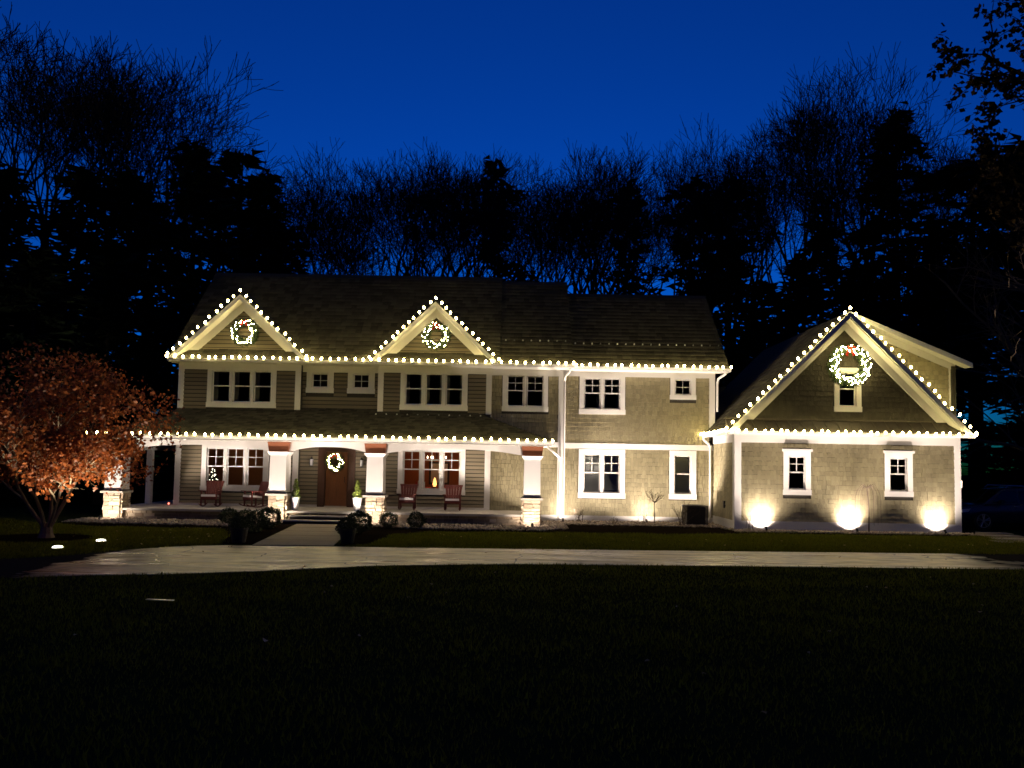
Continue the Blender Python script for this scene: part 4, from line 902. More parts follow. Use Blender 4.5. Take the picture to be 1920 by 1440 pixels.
shrub('boxwood closest to the steps on the tree side of the walk', -7.75, 24.9, 0.38, k=1)
shrub('boxwood of the tree side cluster hidden lowest at the walk edge', -8.35, 24.4, 0.33, k=0)
shrub('large boxwood right of the walk at the foot of the pier', -4.62, 23.7, 0.38, k=1)
shrub('lower boxwood right of the walk behind the potted one', -4.72, 22.4, 0.30, k=0)
shrub('lone boxwood in the gravel right of the third pier', -4.02, 25.6, 0.30, k=1)
shrub('lone boxwood in the gravel below the orange lit window', -3.12, 25.7, 0.30, k=0)
def potted(label, x, y, s):
    root = thing('potted_shrub', (x, y, 0.006), label, 'potted plant', 'dark pots with clipped shrubs at the walk end')
    MB().lathe([(0.15, 0), (0.17, 0.02), (0.22, 0.34), (0.24, 0.35), (0.24, 0.39), (0.21, 0.39), (0.2, 0.34)], 16).build('pot', 'pot_dark', root)
    link('crown', BOX[1], root, loc=(0, 0, 0.50), scale=(0.24, 0.24, 0.22), rot=(0, 0, s)); link('trunk', STEM, root, loc=(0, 0, 0.50), scale=(0.24, 0.24, 0.2))
potted('dark pot with clipped ball shrub on the tree side of the walk end', -7.15, 20.45, 1); potted('dark pot with clipped ball shrub right of the walk end', -4.35, 20.75, 2.2)

def grow(rng, p, d, L, r, level, spec, out):
    """Recursive limb; spec[level] = (segments, wobble, up, children, spread, length ratio, first child at)."""
    nseg, wob, up, nch, spread, ratio, first = spec[level]; pts = [p.copy()]; rad = [r]; dd = d.copy(); tip = 0.55 if level < len(spec) - 1 else 0.4
    for k in range(nseg):
        dd = (dd + Vector((rng.gauss(0, wob), rng.gauss(0, wob), rng.gauss(0, wob) + up))).normalized(); p = p + dd * (L / nseg); pts.append(p.copy()); rad.append(r * (1 - (1 - tip) * (k + 1) / nseg))
    out.append((level, pts, rad))
    if level + 1 < len(spec):
        for c in range(nch):
            t = first + (1 - first) * (c + rng.random()) / nch; i = min(int(t * nseg), nseg - 1); q = pts[i].lerp(pts[i + 1], t * nseg - i); a = (pts[i + 1] - pts[i]).normalized()
            ax = a.cross(Vector((rng.gauss(0, 1), rng.gauss(0, 1), rng.gauss(0, 1)))).normalized(); cd = (Matrix.Rotation(rng.uniform(0.6, 1.3) * spread, 3, ax) @ a)
            grow(rng, q, cd, L * ratio * rng.uniform(0.7, 1.25) * (1.15 - 0.45 * t), rad[i] * rng.uniform(0.45, 0.65), level + 1, spec, out)
def limbs_mesh(name, limbs, m, sides=3, lo=0, hi=99, n0=6):
    b = MB()
    for lv, pts, rad in limbs:
        if lo <= lv <= hi: b.tube(pts, rad, n0 if lv < 2 else sides, caps=lv < 1)
    return b.mesh(name, m)
# small bare plants in the beds
def bare_plant(name, label, cat, loc, seed, stems, h, lean, r, twigs=4, m='twig_bark', levels=2):
    root = thing(name, loc, label, cat); rng = random.Random(seed); L = []
    for k in range(stems):
        a = rng.uniform(0, 6.28); d = Vector((math.cos(a) * lean * rng.random(), math.sin(a) * lean * rng.random(), 1)).normalized()
        grow(rng, Vector((rng.uniform(-.12, .12), rng.uniform(-.08, .08), 0)), d, h * rng.uniform(0.6, 1.0), r, 2, [None, None, (5, 0.10, 0.03, twigs, 0.6, 0.45, 0.3), (3, 0.15, 0.02, 2, 0.6, 0.5, 0.3), (2, 0.2, 0, 0, 0, 0, 0)][:2 + levels + 1], L)
    link('stems', limbs_mesh('stems', L, m, 4), root); return root
bare_plant('bare_bush', 'bare twiggy bush beside the white corner board', 'bush', (2.62, 29.3, 0), 1, 9, 0.75, 0.9, 0.010)
bare_plant('bare_bush', 'low dry plant under the paired lower window with blinds', 'bush', (3.85, 28.9, 0), 2, 7, 0.38, 1.2, 0.009)
bare_plant('bare_bush', 'dark stemmed small bush at the foot of the ball tree', 'bush', (4.95, 29.1, 0), 3, 8, 0.55, 0.8, 0.010)
bare_plant('bare_bush', 'tall arching bare stems beside the air conditioner', 'bush', (6.35, 28.6, 0), 4, 14, 1.05, 0.8, 0.009, 3)
bare_plant('bare_bush', 'thin bare stems at the garage wing inner corner', 'bush', (8.35, 26.95, 0), 5, 9, 0.85, 0.5, 0.006, 3)
def ball_tree():
    root = thing('bare_ball_tree', (5.40, 29.0, 0), 'small bare standard tree with round twiggy head before the shingled wall', 'tree'); rng = random.Random(6); L = []
    MB().tube([(0, 0, 0), (0.01, 0, 0.4), (-0.005, 0, 0.86)], [0.022, 0.018, 0.017], 6).build('trunk', 'twig_bark', root)
    for k in range(16):
        a = k * 2.4; d = Vector((math.cos(a) * 1.0, math.sin(a) * 1.0, rng.uniform(0.15, 1.4))).normalized(); grow(rng, Vector((0, 0, 0.84)), d, rng.uniform(0.38, 0.52), 0.010, 2, [None, None, (4, 0.08, 0.06, 5, 0.6, 0.45, 0.3), (2, 0.1, 0.05, 3, 0.6, 0.5, 0.3), (2, 0.1, 0, 0, 0, 0, 0)], L)
    link('crown', limbs_mesh('crown', L, 'twig_bark', 3), root)
ball_tree()
def weeping_tree():
    root = thing('weeping_tree', (12.38, 26.75, 0), 'small bare weeping tree with drooping wires of twigs before the garage wall', 'tree'); rng = random.Random(4)
    MB().tube([(0.02, 0, 0), (0.03, 0, 0.7), (0.0, 0, 1.2), (-0.04, 0, 1.62)], [0.026, 0.022, 0.020, 0.016], 6).build('trunk', 'twig_bark', root); b = MB()
    for k in range(24):
        a = rng.uniform(0, 6.28); q = rng.uniform(0.14, 0.42); h = rng.uniform(0.35, 1.05); b.tube([(-0.04, 0, 1.58), (0.5 * q * math.cos(a), 0.5 * q * math.sin(a), 1.60 + rng.uniform(0.02, 0.14)), (0.85 * q * math.cos(a), 0.85 * q * math.sin(a), 1.50), (q * math.cos(a), q * math.sin(a), 1.30), (q * 1.05 * math.cos(a), q * 1.05 * math.sin(a), 1.3 - h)], [0.008, 0.007, 0.005, 0.004, 0.003], 4)
    b.build('crown', 'twig_bark', root)
weeping_tree()
def air_conditioner():
    root = thing('air_conditioner', (6.98, 29.25, 0), 'dark square air conditioner unit by the inner garage corner', 'air conditioner')
    MB().box(-0.42, 0.42, -0.42, 0.42, 0, 0.06).build('base', 'slab_stone', root); MB().box(-0.33, 0.33, -0.33, 0.33, 0.06, 0.70).build('coil', 'black_metal', root)
    for k in range(14):
        z = 0.09 + k * 0.043; b = MB()
        for s in (-1, 1): b.box(-0.38, 0.38, s * 0.36 - 0.012, s * 0.36 + 0.012, z, z + 0.018); b.box(s * 0.36 - 0.012, s * 0.36 + 0.012, -0.345, 0.345, z, z + 0.018)
        b.build('louver', 'ac_paint', root)
    for sx in (-1, 1):
        for sy in (-1, 1): MB().box(sx * 0.37 - 0.025, sx * 0.37 + 0.025, sy * 0.37 - 0.025, sy * 0.37 + 0.025, 0.06, 0.71).build('corner_post', 'ac_paint', root)
    MB().box(-0.41, 0.41, -0.41, 0.41, 0.71, 0.76).build('lid', 'ac_paint', root); b = MB()
    for q in (0.08, 0.14, 0.2, 0.26, 0.32): b.tube([(q * math.cos(t), q * math.sin(t), 0.775) for t in np.linspace(0, 6.2832, 21)], 0.006, 4, False)
    b.build('fan_grille', 'black_metal', root)
air_conditioner()
o = MB().box(7.88, 7.955, 28.55, 28.67, 0.72, 0.98).build('utility_box', 'black_metal'); tag(o, 'small dark utility box on the inner side wall of the garage wing', 'utility box')
o = MB().hexa([(-5.43, 11.64, 0.078), (-5.0, 11.59, 0.078), (-5.0, 11.65, 0.078), (-5.43, 11.70, 0.078)], [(-5.43, 11.64, 0.088), (-5.0, 11.59, 0.088), (-5.0, 11.65, 0.088), (-5.43, 11.70, 0.088)]).build('marker_rod', 'rod_white'); tag(o, 'short thin white rod lying on the dark front lawn', 'rod')
for k, (x, y, w_, dd, z) in enumerate(((16.9, 27.0, 0.55, 0.30, 0.10), (16.75, 26.2, 0.60, 0.32, 0.075), (16.45, 25.4, 0.65, 0.34, 0.05), (16.05, 24.6, 0.70, 0.36, 0.03))):
    pts = [(x - w_, y - dd), (x + w_ * 0.9, y - dd * 0.9), (x + w_, y + dd), (x - w_ * 0.92, y + dd * 0.95)]
    o = MB().hexa([(a, c, -0.02) for a, c in pts], [(a, c, z) for a, c in pts]).build('stepping_stone', 'path_stone')
    tag(o, ('stepping stone closest to the parked car', 'second stepping stone from the parked car', 'third stepping stone from the parked car', 'stepping stone closest to the driveway edge')[k], 'stepping stone', 'stepping stones beside the garage corner')
for k, (x, y, r) in enumerate(((18.2, 25.6, 0.75), (17.4, 24.2, 0.6), (19.3, 24.8, 0.9))):
    s = shrub(('dark low mounded shrub beside the stepping stones, behind the others', 'dark low mounded shrub in front of the stepping stones', 'widest dark mounded shrub at the picture edge below the car')[k], x, y, r, z=r * 0.45, k=k % 2); s.name = 'mounded_shrub'; s['group'] = 'dark mounded shrubs by the stepping stones'; s.children[0].scale = (r, r, r * 0.6)

# gravel in the beds, grass, fallen leaves
def in_poly(x, y, P):
    P = np.asarray(P); ins = np.zeros(len(x), bool); j = len(P) - 1
    for i in range(len(P)):
        c = ((P[i, 1] > y) != (P[j, 1] > y)) & (x < (P[j, 0] - P[i, 0]) * (y - P[i, 1]) / (P[j, 1] - P[i, 1] + 1e-12) + P[i, 0]); ins ^= c; j = i
    return ins
def pebbles(name, label, polys, n, smin, smax, seed):
    g = np.random.default_rng(seed); P = []
    for poly, k in zip(polys, n):
        a = np.asarray(poly); x = g.uniform(a[:, 0].min(), a[:, 0].max(), k * 2); y = g.uniform(a[:, 1].min(), a[:, 1].max(), k * 2); m = in_poly(x, y, poly); P.append(np.stack([x[m], y[m]], 1)[:k])
    P = np.concatenate(P); N = len(P); s = g.uniform(smin, smax, (N, 1, 1))
    t = np.array([(1, 0, 0), (0.31, 0.95, 0), (-0.81, 0.59, 0), (-0.81, -0.59, 0), (0.31, -0.95, 0), (0.1, 0, 0.75), (0.1, 0.05, -0.6)]); V = t[None] * s * g.uniform(0.7, 1.3, (N, 1, 3)) + g.normal(scale=0.06, size=(N, 7, 3)) * s
    a = g.uniform(0, 6.28, N); c, si = np.cos(a), np.sin(a); X = V[:, :, 0] * c[:, None] - V[:, :, 1] * si[:, None]; Y = V[:, :, 0] * si[:, None] + V[:, :, 1] * c[:, None]
    W = np.stack([X + P[:, 0:1], Y + P[:, 1:2], V[:, :, 2] + 0.02 + s[:, :, 0] * g.uniform(0, 0.6, (N, 1))], 2).reshape(-1, 3)
    f = np.array([(0, 1, 5), (1, 2, 5), (2, 3, 5), (3, 4, 5), (4, 0, 5), (1, 0, 6), (2, 1, 6), (3, 2, 6), (4, 3, 6), (0, 4, 6)]); Fc = (f[None] + 7 * np.arange(N)[:, None, None]).reshape(-1, 3)
    o = link(name, np_mesh(name, W, Fc, 'pebble')); tag(o, label, 'gravel', kind='stuff')
pebbles('gravel', 'pale river pebbles covering the beds along the house', [[(-15, 27.4), (-14.9, 25.7), (-9.2, 25.3), (-8.0, 26.0), (-7.95, 27.4)], [(-5.3, 27.4), (-5.0, 26.0), (-3, 25.5), (1.2, 25.5), (2.0, 26.6), (2.0, 29.9), (1.1, 29.9), (1.0, 27.4)], [(2.0, 30.2), (2.0, 28.3), (7.9, 28.2), (7.9, 30.2)], [(7.6, 28.4), (7.8, 26.5), (16.2, 26.7), (16.2, 27.35), (8.0, 27.35)]], (3200, 3000, 2300, 2000), 0.025, 0.062, 3)
def grass(name, label, polys, dens, hmin, hmax, seed):
    g = np.random.default_rng(seed); P = []
    for (poly, holes), k in zip(polys, dens):
        a = np.asarray(poly); x = g.uniform(a[:, 0].min(), a[:, 0].max(), k); y = g.uniform(a[:, 1].min(), a[:, 1].max(), k); m = in_poly(x, y, poly)
        for h in holes: m &= ~in_poly(x, y, h)
        P.append(np.stack([x[m], y[m]], 1))
    P = np.concatenate(P); N = len(P); P = P + g.normal(scale=0.07, size=P.shape); h = g.uniform(hmin, hmax, N) * (1 + 0.35 * np.sin(P[:, 0] * 1.7 + np.sin(P[:, 1] * 1.1) * 2) * np.sin(P[:, 1] * 1.9 + P[:, 0])); a = g.uniform(0, 6.28, N); w = h * g.uniform(0.10, 0.18, N); le = h * g.uniform(0.1, 0.7, N); b = g.uniform(0, 6.28, N)
    z = np.zeros(N); v0 = np.stack([P[:, 0] - w * np.cos(a), P[:, 1] - w * np.sin(a), z], 1); v1 = np.stack([P[:, 0] + w * np.cos(a), P[:, 1] + w * np.sin(a), z], 1); v2 = np.stack([P[:, 0] + le * np.cos(b), P[:, 1] + le * np.sin(b), h], 1)
    o = link(name, np_mesh(name, np.stack([v0, v1, v2], 1).reshape(-1, 3), np.arange(3 * N).reshape(N, 3), 'grass_blade')); tag(o, label, 'grass', kind='stuff')
drive_poly = drive_far + drive_near
strip_r = [(-4.4, 19.95), (0, 20.12), (6.2, 20.45), (13.2, 20.9), (18, 21.4), (17.5, 24), (16.3, 26.3), (8.2, 25.9), (6.0, 25.2), (1.0, 24.8), (-2.4, 24.6), (-3.55, 23.3), (-3.65, 20.4)]
strip_l = [(-18, 27), (-20, 13.3), (-16, 14.3), (-11.5, 16.0), (-10.0, 17.0), (-9.1, 18.6), (-8.3, 19.45), (-7.5, 19.8), (-7.55, 20.1), (-8.15, 22.4), (-9.0, 24.2), (-13.2, 24.5), (-15.2, 25.2)]
grass('grass', 'mown lawn strip between driveway and planting beds', [(strip_r, []), (strip_l, [[(-12.7 + 1.5 * math.cos(t), 20.7 + 1.3 * math.sin(t)) for t in np.linspace(0, 6.2, 20)]])], (150000, 150000), 0.035, 0.075, 1)
front_l = [(-14, 8), (-16, 10.7), (-11, 12.9), (-7.9, 14.3), (-6.4, 14.7), (-5.0, 15.15), (-2.86, 16.3), (0, 17.0), (5.3, 17.32), (11.2, 17.58), (24, 18.1), (18, 9), (3, 2.5), (-3, 2.5)]
grass('grass', 'dark front lawn between the viewer and the driveway', [(front_l, [])], (260000,), 0.03, 0.07, 2)
def fallen():
    g = np.random.default_rng(4); P = []
    for x0, x1, y0, y1, n in ((-12, -8.2, 19.8, 24.2, 26), (-3.4, 15, 20.8, 24.4, 26), (-9, 12, 5, 16, 40), (-10, 14, 17.3, 19.6, 12)): P.append(np.stack([g.uniform(x0, x1, n), g.uniform(y0, y1, n)], 1))
    P = np.concatenate(P); N = len(P); a = g.uniform(0, 6.28, N); s = g.uniform(0.02, 0.042, N); q = []
    for t, k in ((0, 1.3), (1.2, 0.7), (2.2, 0.9), (3.14, 0.8), (4.1, 0.9), (5.1, 0.7)): q.append(np.stack([P[:, 0] + s * k * np.cos(a + t), P[:, 1] + s * k * np.sin(a + t), 0.06 + g.uniform(0, 0.035, N)], 1))
    o = link('fallen_leaves', np_mesh('fallen_leaves', np.stack(q, 1).reshape(-1, 3), np.arange(6 * N).reshape(N, 6), 'fallen_leaf')); tag(o, 'scattered pale fallen leaves on the lawn', 'leaves', kind='stuff')
fallen()

# ================================================================== RED LEAVED TREE
def maple():
    root = thing('maple_tree', (-12.5, 20.9, 0), 'low spreading tree with rusty red leaves and pale lit branches at the lawn corner', 'tree'); rng = random.Random(17); L = []
    spec = [(6, 0.09, 0.02, 6, 0.60, 0.62, 0.32), (5, 0.10, 0.03, 5, 0.65, 0.62, 0.25), (4, 0.13, 0.02, 5, 0.7, 0.62, 0.2), (3, 0.16, 0.0, 4, 0.8, 0.6, 0.2), (2, 0.2, 0, 0, 0, 0, 0)]
    for a, ln, ht, r in ((0.2, 0.70, 2.5, 0.058), (2.9, 0.62, 2.5, 0.055), (1.5, 0.25, 2.8, 0.05), (4.6, 0.35, 2.6, 0.05), (5.7, 0.95, 2.3, 0.040)):
        d = Vector((math.cos(a) * ln, math.sin(a) * ln, 1)).normalized(); grow(rng, Vector((0.08 * math.cos(a), 0.08 * math.sin(a), 0.28)), d, ht, r, 0, spec, L)
    b = MB(); b.tube([(0, 0, 0), (0, 0, 0.12), (0, 0, 0.4)], [0.22, 0.16, 0.12], 9)
    for lv, pts, rad in L:
        if lv == 0: b.tube(pts, rad, 7)
    b.build('trunk', 'shaded_trunk_bark', root)
    def inside(p): return ((p.x - 0.2) / 3.15) ** 2 + (p.y / 2.9) ** 2 + ((p.z - 3.05) / 2.15) ** 2 < 1.06 and p.z > 1.45 - 0.1 * p.x
    keep = [(lv, pts, rad) for lv, pts, rad in L if lv > 0 and inside(pts[-1])]
    br = link('branches', limbs_mesh('branches', keep, 'maple_bark', 3, n0=5), root)
    tips = [p for lv, pts, rad in keep if lv >= 3 for p in pts[1:]]
    g = np.random.default_rng(5); T = np.array([tuple(p) for p in tips]); n = 19000
    cl = T[g.integers(0, len(T), 700)]; c = cl[g.integers(0, len(cl), n)] + g.normal(scale=0.12, size=(n, 3))
    # extra leaves in the dome's shell so that the outline closes
    d = g.normal(size=(9000, 3)); d /= np.linalg.norm(d, axis=1)[:, None]; q = d * g.uniform(0.62, 1.04, (9000, 1)) * np.array([3.1, 2.85, 2.1]) + np.array([0.2, 0, 3.08])
    lump = np.sin(q[:, 0] * 2.3 + 1) * np.sin(q[:, 1] * 2.1) + np.sin(q[:, 2] * 2.9 + q[:, 0] * 1.7); q = q[(q[:, 2] > 1.62 - 0.12 * q[:, 0] + 0.2 * np.sin(q[:, 0] * 2)) & (lump > -0.15)]
    c = np.concatenate([c, q]); n = len(c); t = g.normal(size=(n, 3)); t[:, 2] -= 0.8; t /= np.linalg.norm(t, axis=1)[:, None]; s = np.cross(t, g.normal(size=(n, 3))); s /= np.linalg.norm(s, axis=1)[:, None]; k = g.uniform(0.055, 0.13, (n, 1))
    V = np.stack([c, c + t * k * 0.45 + s * k * 0.42, c + t * k, c + t * k * 0.45 - s * k * 0.42], 1).reshape(-1, 3)
    o = link('crown', np_mesh('crown', V, np.arange(4 * n).reshape(n, 4), 'maple_leaf'), root)
maple()

# ================================================================== WOODS
def bare_variant(seed, spread=0.5, trunk=0.28, depth=8):
    """A trunk that forks again and again into a fan of fine twigs."""
    rng = random.Random(seed); limbs = []
    def fork(p, d, L, r, k):
        m = p + d * L * 0.5 + Vector((rng.gauss(0, 0.04), rng.gauss(0, 0.04), rng.gauss(0, 0.02))) * L; d2 = (d + Vector((rng.gauss(0, 0.10), rng.gauss(0, 0.10), 0.10))).normalized(); q = m + d2 * L * 0.5
        limbs.append((depth - k, [p, m, q], [r, r * 0.88, r * 0.76]))
        if k == 0: return
        n = 3 if (k > depth - 2 or rng.random() < 0.22) else 2; base = rng.uniform(0, 6.28); e = d2.cross(Vector((0.3, 0.2, 1))).normalized(); e2 = d2.cross(e)
        for c in range(n):
            a = base + 6.283 * c / n + rng.uniform(-0.5, 0.5); t = spread * rng.uniform(0.45, 1.05) * (1.0 if c else 0.7) * (1.45 if k < 4 else 1.0)
            cd = (d2 * math.cos(t) + (e * math.cos(a) + e2 * math.sin(a)) * math.sin(t) + Vector((0, 0, 0.07 if k > 3 else 0.02))).normalized(); fork(q, cd, L * rng.uniform(0.68, 0.90), r * 0.76 * (0.80 if n == 2 else 0.70), k - 1)
        if k < depth - 2 and rng.random() < 0.5:
            a = rng.uniform(0, 6.28); fork(m, (d + (e * math.cos(a) + e2 * math.sin(a)) * 0.7).normalized(), L * 0.6, r * 0.45, max(k - 3, 0))
    T = Vector((rng.uniform(-.015, .015), rng.uniform(-.015, .015), trunk)); limbs.append((0, [Vector((0, 0, 0)), T * 0.5, T], [0.019, 0.015, 0.013]))
    fork(T, Vector((rng.gauss(0, 0.05), rng.gauss(0, 0.05), 1)).normalized(), 0.15, 0.0125, depth)
    top = max(p.z for _, pts, _ in limbs for p in pts); limbs = [(lv, [Vector((p.x / top, p.y / top, p.z / top)) for p in pts], [max(r, 0.0006) for r in rad]) for lv, pts, rad in limbs]
    lo = [q for q in limbs if q[0] == 0]; hi = [(3 if q[0] > 2 else 1, q[1], q[2]) for q in limbs if q[0] > 0]
    return limbs_mesh('trunk', lo, 'forest_bark', hi=0, n0=7), limbs_mesh('crown', hi, 'forest_bark', 3, lo=1, n0=4)
BARE = [bare_variant(s_, u, t) for s_, u, t in ((1, 0.50, 0.28), (2, 0.42, 0.24), (3, 0.58, 0.30), (4, 0.46, 0.20), (5, 0.54, 0.34))]

def conifer_variant(seed, width=0.22, base=0.12, droop=0.25, ragged=0.3, taper=0.75, nb_=150):
    g = np.random.default_rng(seed); V = []; rng = random.Random(seed); nb = nb_; b = MB(); b.tube([(0, 0, 0), (0, 0, 0.5), (0, 0, 1.0)], [0.016, 0.010, 0.001], 6)
    for k in range(nb):
        z = base + (1 - base) * (k + rng.random()) / nb; a = rng.uniform(0, 6.28); R_ = width * (1 - (z - base) / (1 - base)) ** taper * rng.uniform(1 - ragged, 1 + ragged * 0.5) + 0.012
        b.tube([(0, 0, z), (R_ * 0.9 * math.cos(a), R_ * 0.9 * math.sin(a), z - R_ * droop + R_ * 0.15)], [0.003, 0.001], 3, False)
        n = int(16 + 110 * R_); t = g.uniform(0.12, 1, n) ** 0.8
        p = np.stack([R_ * t * math.cos(a), R_ * t * math.sin(a), z - R_ * droop * t + 0.12 * R_ * t * t], 1) + g.normal(scale=0.010, size=(n, 3))
        d = np.stack([np.cos(a + g.normal(scale=0.9, size=n)), np.sin(a + g.normal(scale=0.9, size=n)), g.normal(scale=0.25, size=n)], 1); s = np.cross(d, g.normal(size=(n, 3))); s /= np.linalg.norm(s, axis=1)[:, None]; L = g.uniform(0.020, 0.046, (n, 1))
        V.append(np.stack([p - s * L * 0.22, p + s * L * 0.22, p + d * L], 1).reshape(-1, 3))
    V = np.concatenate(V); return b.mesh('trunk', 'forest_bark'), np_mesh('crown', V, np.arange(len(V)).reshape(-1, 3), 'needles')
CONE = [conifer_variant(11, 0.20, 0.08), conifer_variant(12, 0.26, 0.15, 0.05, 0.55), conifer_variant(13, 0.23, 0.05, 0.3, 0.45), conifer_variant(14, 0.14, 0.60, 0.0, 0.85, 0.35, 46), conifer_variant(15, 0.18, 0.40, -0.1, 0.75, 0.5, 90)]
def tree(kind, var, X, Y, h, label, wide=1.0, rz=0.0, group=None):
    name = 'bare_tree' if kind == 'bare' else 'conifer_tree'; src = (BARE if kind == 'bare' else CONE)[var]
    root = thing(name, (X, Y, 0), label, 'tree', group, rz)
    for nm, me in zip(('trunk', 'crown'), src): link(nm, me, root, scale=(h * wide, h * wide, h))
    return root
def px_to(u, v, Y): return (u - 960) * Y / 1442, 2.2 + (870 + (u - 960) * 0.0175 - v) * Y / 1442
ORD = ['first', 'second', 'third', 'fourth', 'fifth', 'sixth', 'seventh', 'eighth', 'ninth', 'tenth', 'eleventh', 'twelfth', 'thirteenth', 'fourteenth']
def stand(kind, rows, label, group, turn=1.3, back=None):
    """rows: x, distance, height, variant, spread; the label takes each tree's place in the row, the back row shares one."""
    for k, (x, y, h, v, w_) in enumerate(rows): tree(kind, v, x, y, h, label.format(ORD[k]) if back is None else back, w_, k * turn + x, group)
stand('bare', [(-29.8, 44, 29.0, 0, 1.0), (-27.2, 45, 26.4, 1, 1.0), (-23.9, 44, 28.2, 3, 1.05), (-20.6, 43, 25.6, 2, 1.0)], '{} of the very tall bare trees above the red tree, counted from the picture edge', 'tall bare trees behind the red leaved tree')
stand('bare', [(-31.5, 50, 28, 4, 1.0), (-25.5, 52, 28, 1, 1.0), (-22.0, 54, 27, 0, 1.0)], '', 'back row of tall bare trees', back='bare tree hidden in the back of the tall stand above the red tree')
stand('bare', [(-18.3, 50, 21.8, 2, 1.1), (-15.6, 50, 21.6, 0, 1.1)], '{} round topped bare tree behind the conifers beside the roof, counted from the tall stand', 'bare trees behind the left conifers')
stand('bare', [(-12.4, 50, 21.4, 1, 1.0), (-10.3, 48, 21.4, 3, 1.0), (-8.0, 50, 22.6, 0, 1.0), (-5.6, 50, 23.0, 1, 1.0), (-3.6, 50, 22.2, 4, 1.0), (-1.2, 50, 22.8, 3, 1.0), (1.2, 50, 21.6, 0, 1.0), (3.2, 50, 22.2, 2, 1.0), (5.2, 50, 22.6, 1, 1.0), (7.4, 50, 22.2, 3, 1.0), (9.6, 50, 22.4, 0, 1.0)], '{} bare tree in the front row behind the main roof, counted from the sky gap', 'bare trees standing behind the main roof')
stand('bare', [(-13.0, 57, 21.5, 3, 1.1), (-9.2, 57, 23.6, 2, 1.1), (-6.6, 57, 24.6, 4, 1.1), (-4.2, 56, 24.4, 1, 1.1), (-0.2, 57, 24.2, 2, 1.1), (2.6, 57, 24.0, 3, 1.1), (5.6, 58, 24.5, 4, 1.1), (8.8, 57, 24.4, 0, 1.1)], '', 'back row of bare trees behind the main roof', back='bare tree in the back row of the wood behind the main roof')
stand('bare', [(12.4, 50, 24.2, 1, 0.8), (15.4, 50, 25.6, 3, 0.8), (18.2, 50, 27.0, 0, 0.85), (21.4, 50, 28.0, 1, 0.95), (23.8, 50, 27.6, 4, 0.9), (27.2, 50, 24.6, 2, 0.9)], '{} taller bare tree behind the garage wing, counted from the main roof end', 'taller bare trees behind the garage')
stand('bare', [(13.8, 57, 24.4, 4, 1.0), (16.6, 57, 26, 2, 1.0), (20.0, 57, 28, 3, 1.0), (25.5, 57, 27.5, 3, 1.0), (29.5, 56, 26, 1, 1.0)], '', 'back row of bare trees behind the garage', back='bare tree in the back row of the wood behind the garage')
stand('cone', [(-30.0, 42, 17.5, 1, 1.3), (-27.0, 40, 17.4, 2, 1.3), (-23.6, 41, 17.5, 0, 1.3), (-20.4, 40, 17.0, 1, 1.2), (-17.0, 40, 18.8, 1, 0.95), (-14.9, 41, 18.6, 4, 1.1), (-13.6, 41, 17.2, 1, 0.9), (-12.2, 40, 14.2, 4, 0.9)], '{} tall dark conifer above the red tree, counted from the picture edge', 'dark conifers behind the red leaved tree', 1.7)
stand('cone', [(-28.5, 37, 12.5, 0, 1.5), (-25.8, 37, 12.5, 0, 1.5), (-22.6, 36, 12.0, 2, 1.5), (-19.2, 36, 11.5, 0, 1.5), (-16.0, 37, 11.0, 2, 1.3)], '', 'low conifers beside the house', 1.7, back='low dark conifer in the black thicket just behind the red tree')
stand('cone', [(-1.4, 53, 23.4, 3, 0.65), (7.6, 52, 21.6, 3, 0.65), (11.8, 51, 21.6, 3, 0.9), (14.4, 51, 21.4, 3, 0.9)], '{} dark evergreen crown among the bare trees behind the roofs, counted from the sky gap', 'dark evergreens in the wood behind the roofs', 2.1)
tree('cone', 1, 23.2, 46, 24.0, 'tall ragged pine standing out against the sky above the garage gable', 0.8, 0.4)
stand('cone', [(12.3, 44, 15.5, 2, 1.2), (14.8, 45, 13.0, 0, 1.4), (17.5, 46, 15.0, 0, 1.4), (19.4, 48, 18.0, 2, 1.0), (20.8, 46, 14.5, 2, 1.4), (22.6, 47, 13.5, 0, 1.4), (24.0, 42, 14.5, 4, 1.5), (26.6, 44, 20.2, 4, 1.5), (27.5, 40, 15.5, 0, 1.4), (30.5, 44, 21.5, 4, 1.5), (26.2, 38, 8.5, 2, 2.0), (29.0, 38, 9.5, 0, 2.0), (33.5, 46, 13.0, 0, 1.6)], '{} dark conifer of the mass behind garage and car, counted from the roof end', 'dark conifers behind the garage corner', 1.9)
def side_tree():
    root = thing('bare_tree', (22.4, 31.0, 0), 'pale twigged bare tree reaching into the picture above the parked car', 'tree'); rng = random.Random(31); L = []
    spec = [(6, 0.05, 0.02, 12, 0.9, 0.65, 0.18), (6, 0.10, -0.005, 8, 0.7, 0.55, 0.15), (4, 0.13, -0.01, 5, 0.7, 0.55, 0.15), (3, 0.15, 0, 0, 0, 0, 0)]
    grow(rng, Vector((0, 0, 0)), Vector((-0.08, 0, 1)).normalized(), 10.5, 0.20, 0, spec, L)
    link('trunk', limbs_mesh('trunk', L, 'twig_bark', hi=0), root); link('crown', limbs_mesh('crown', L, 'twig_bark', 3, lo=1, n0=4), root)
side_tree()
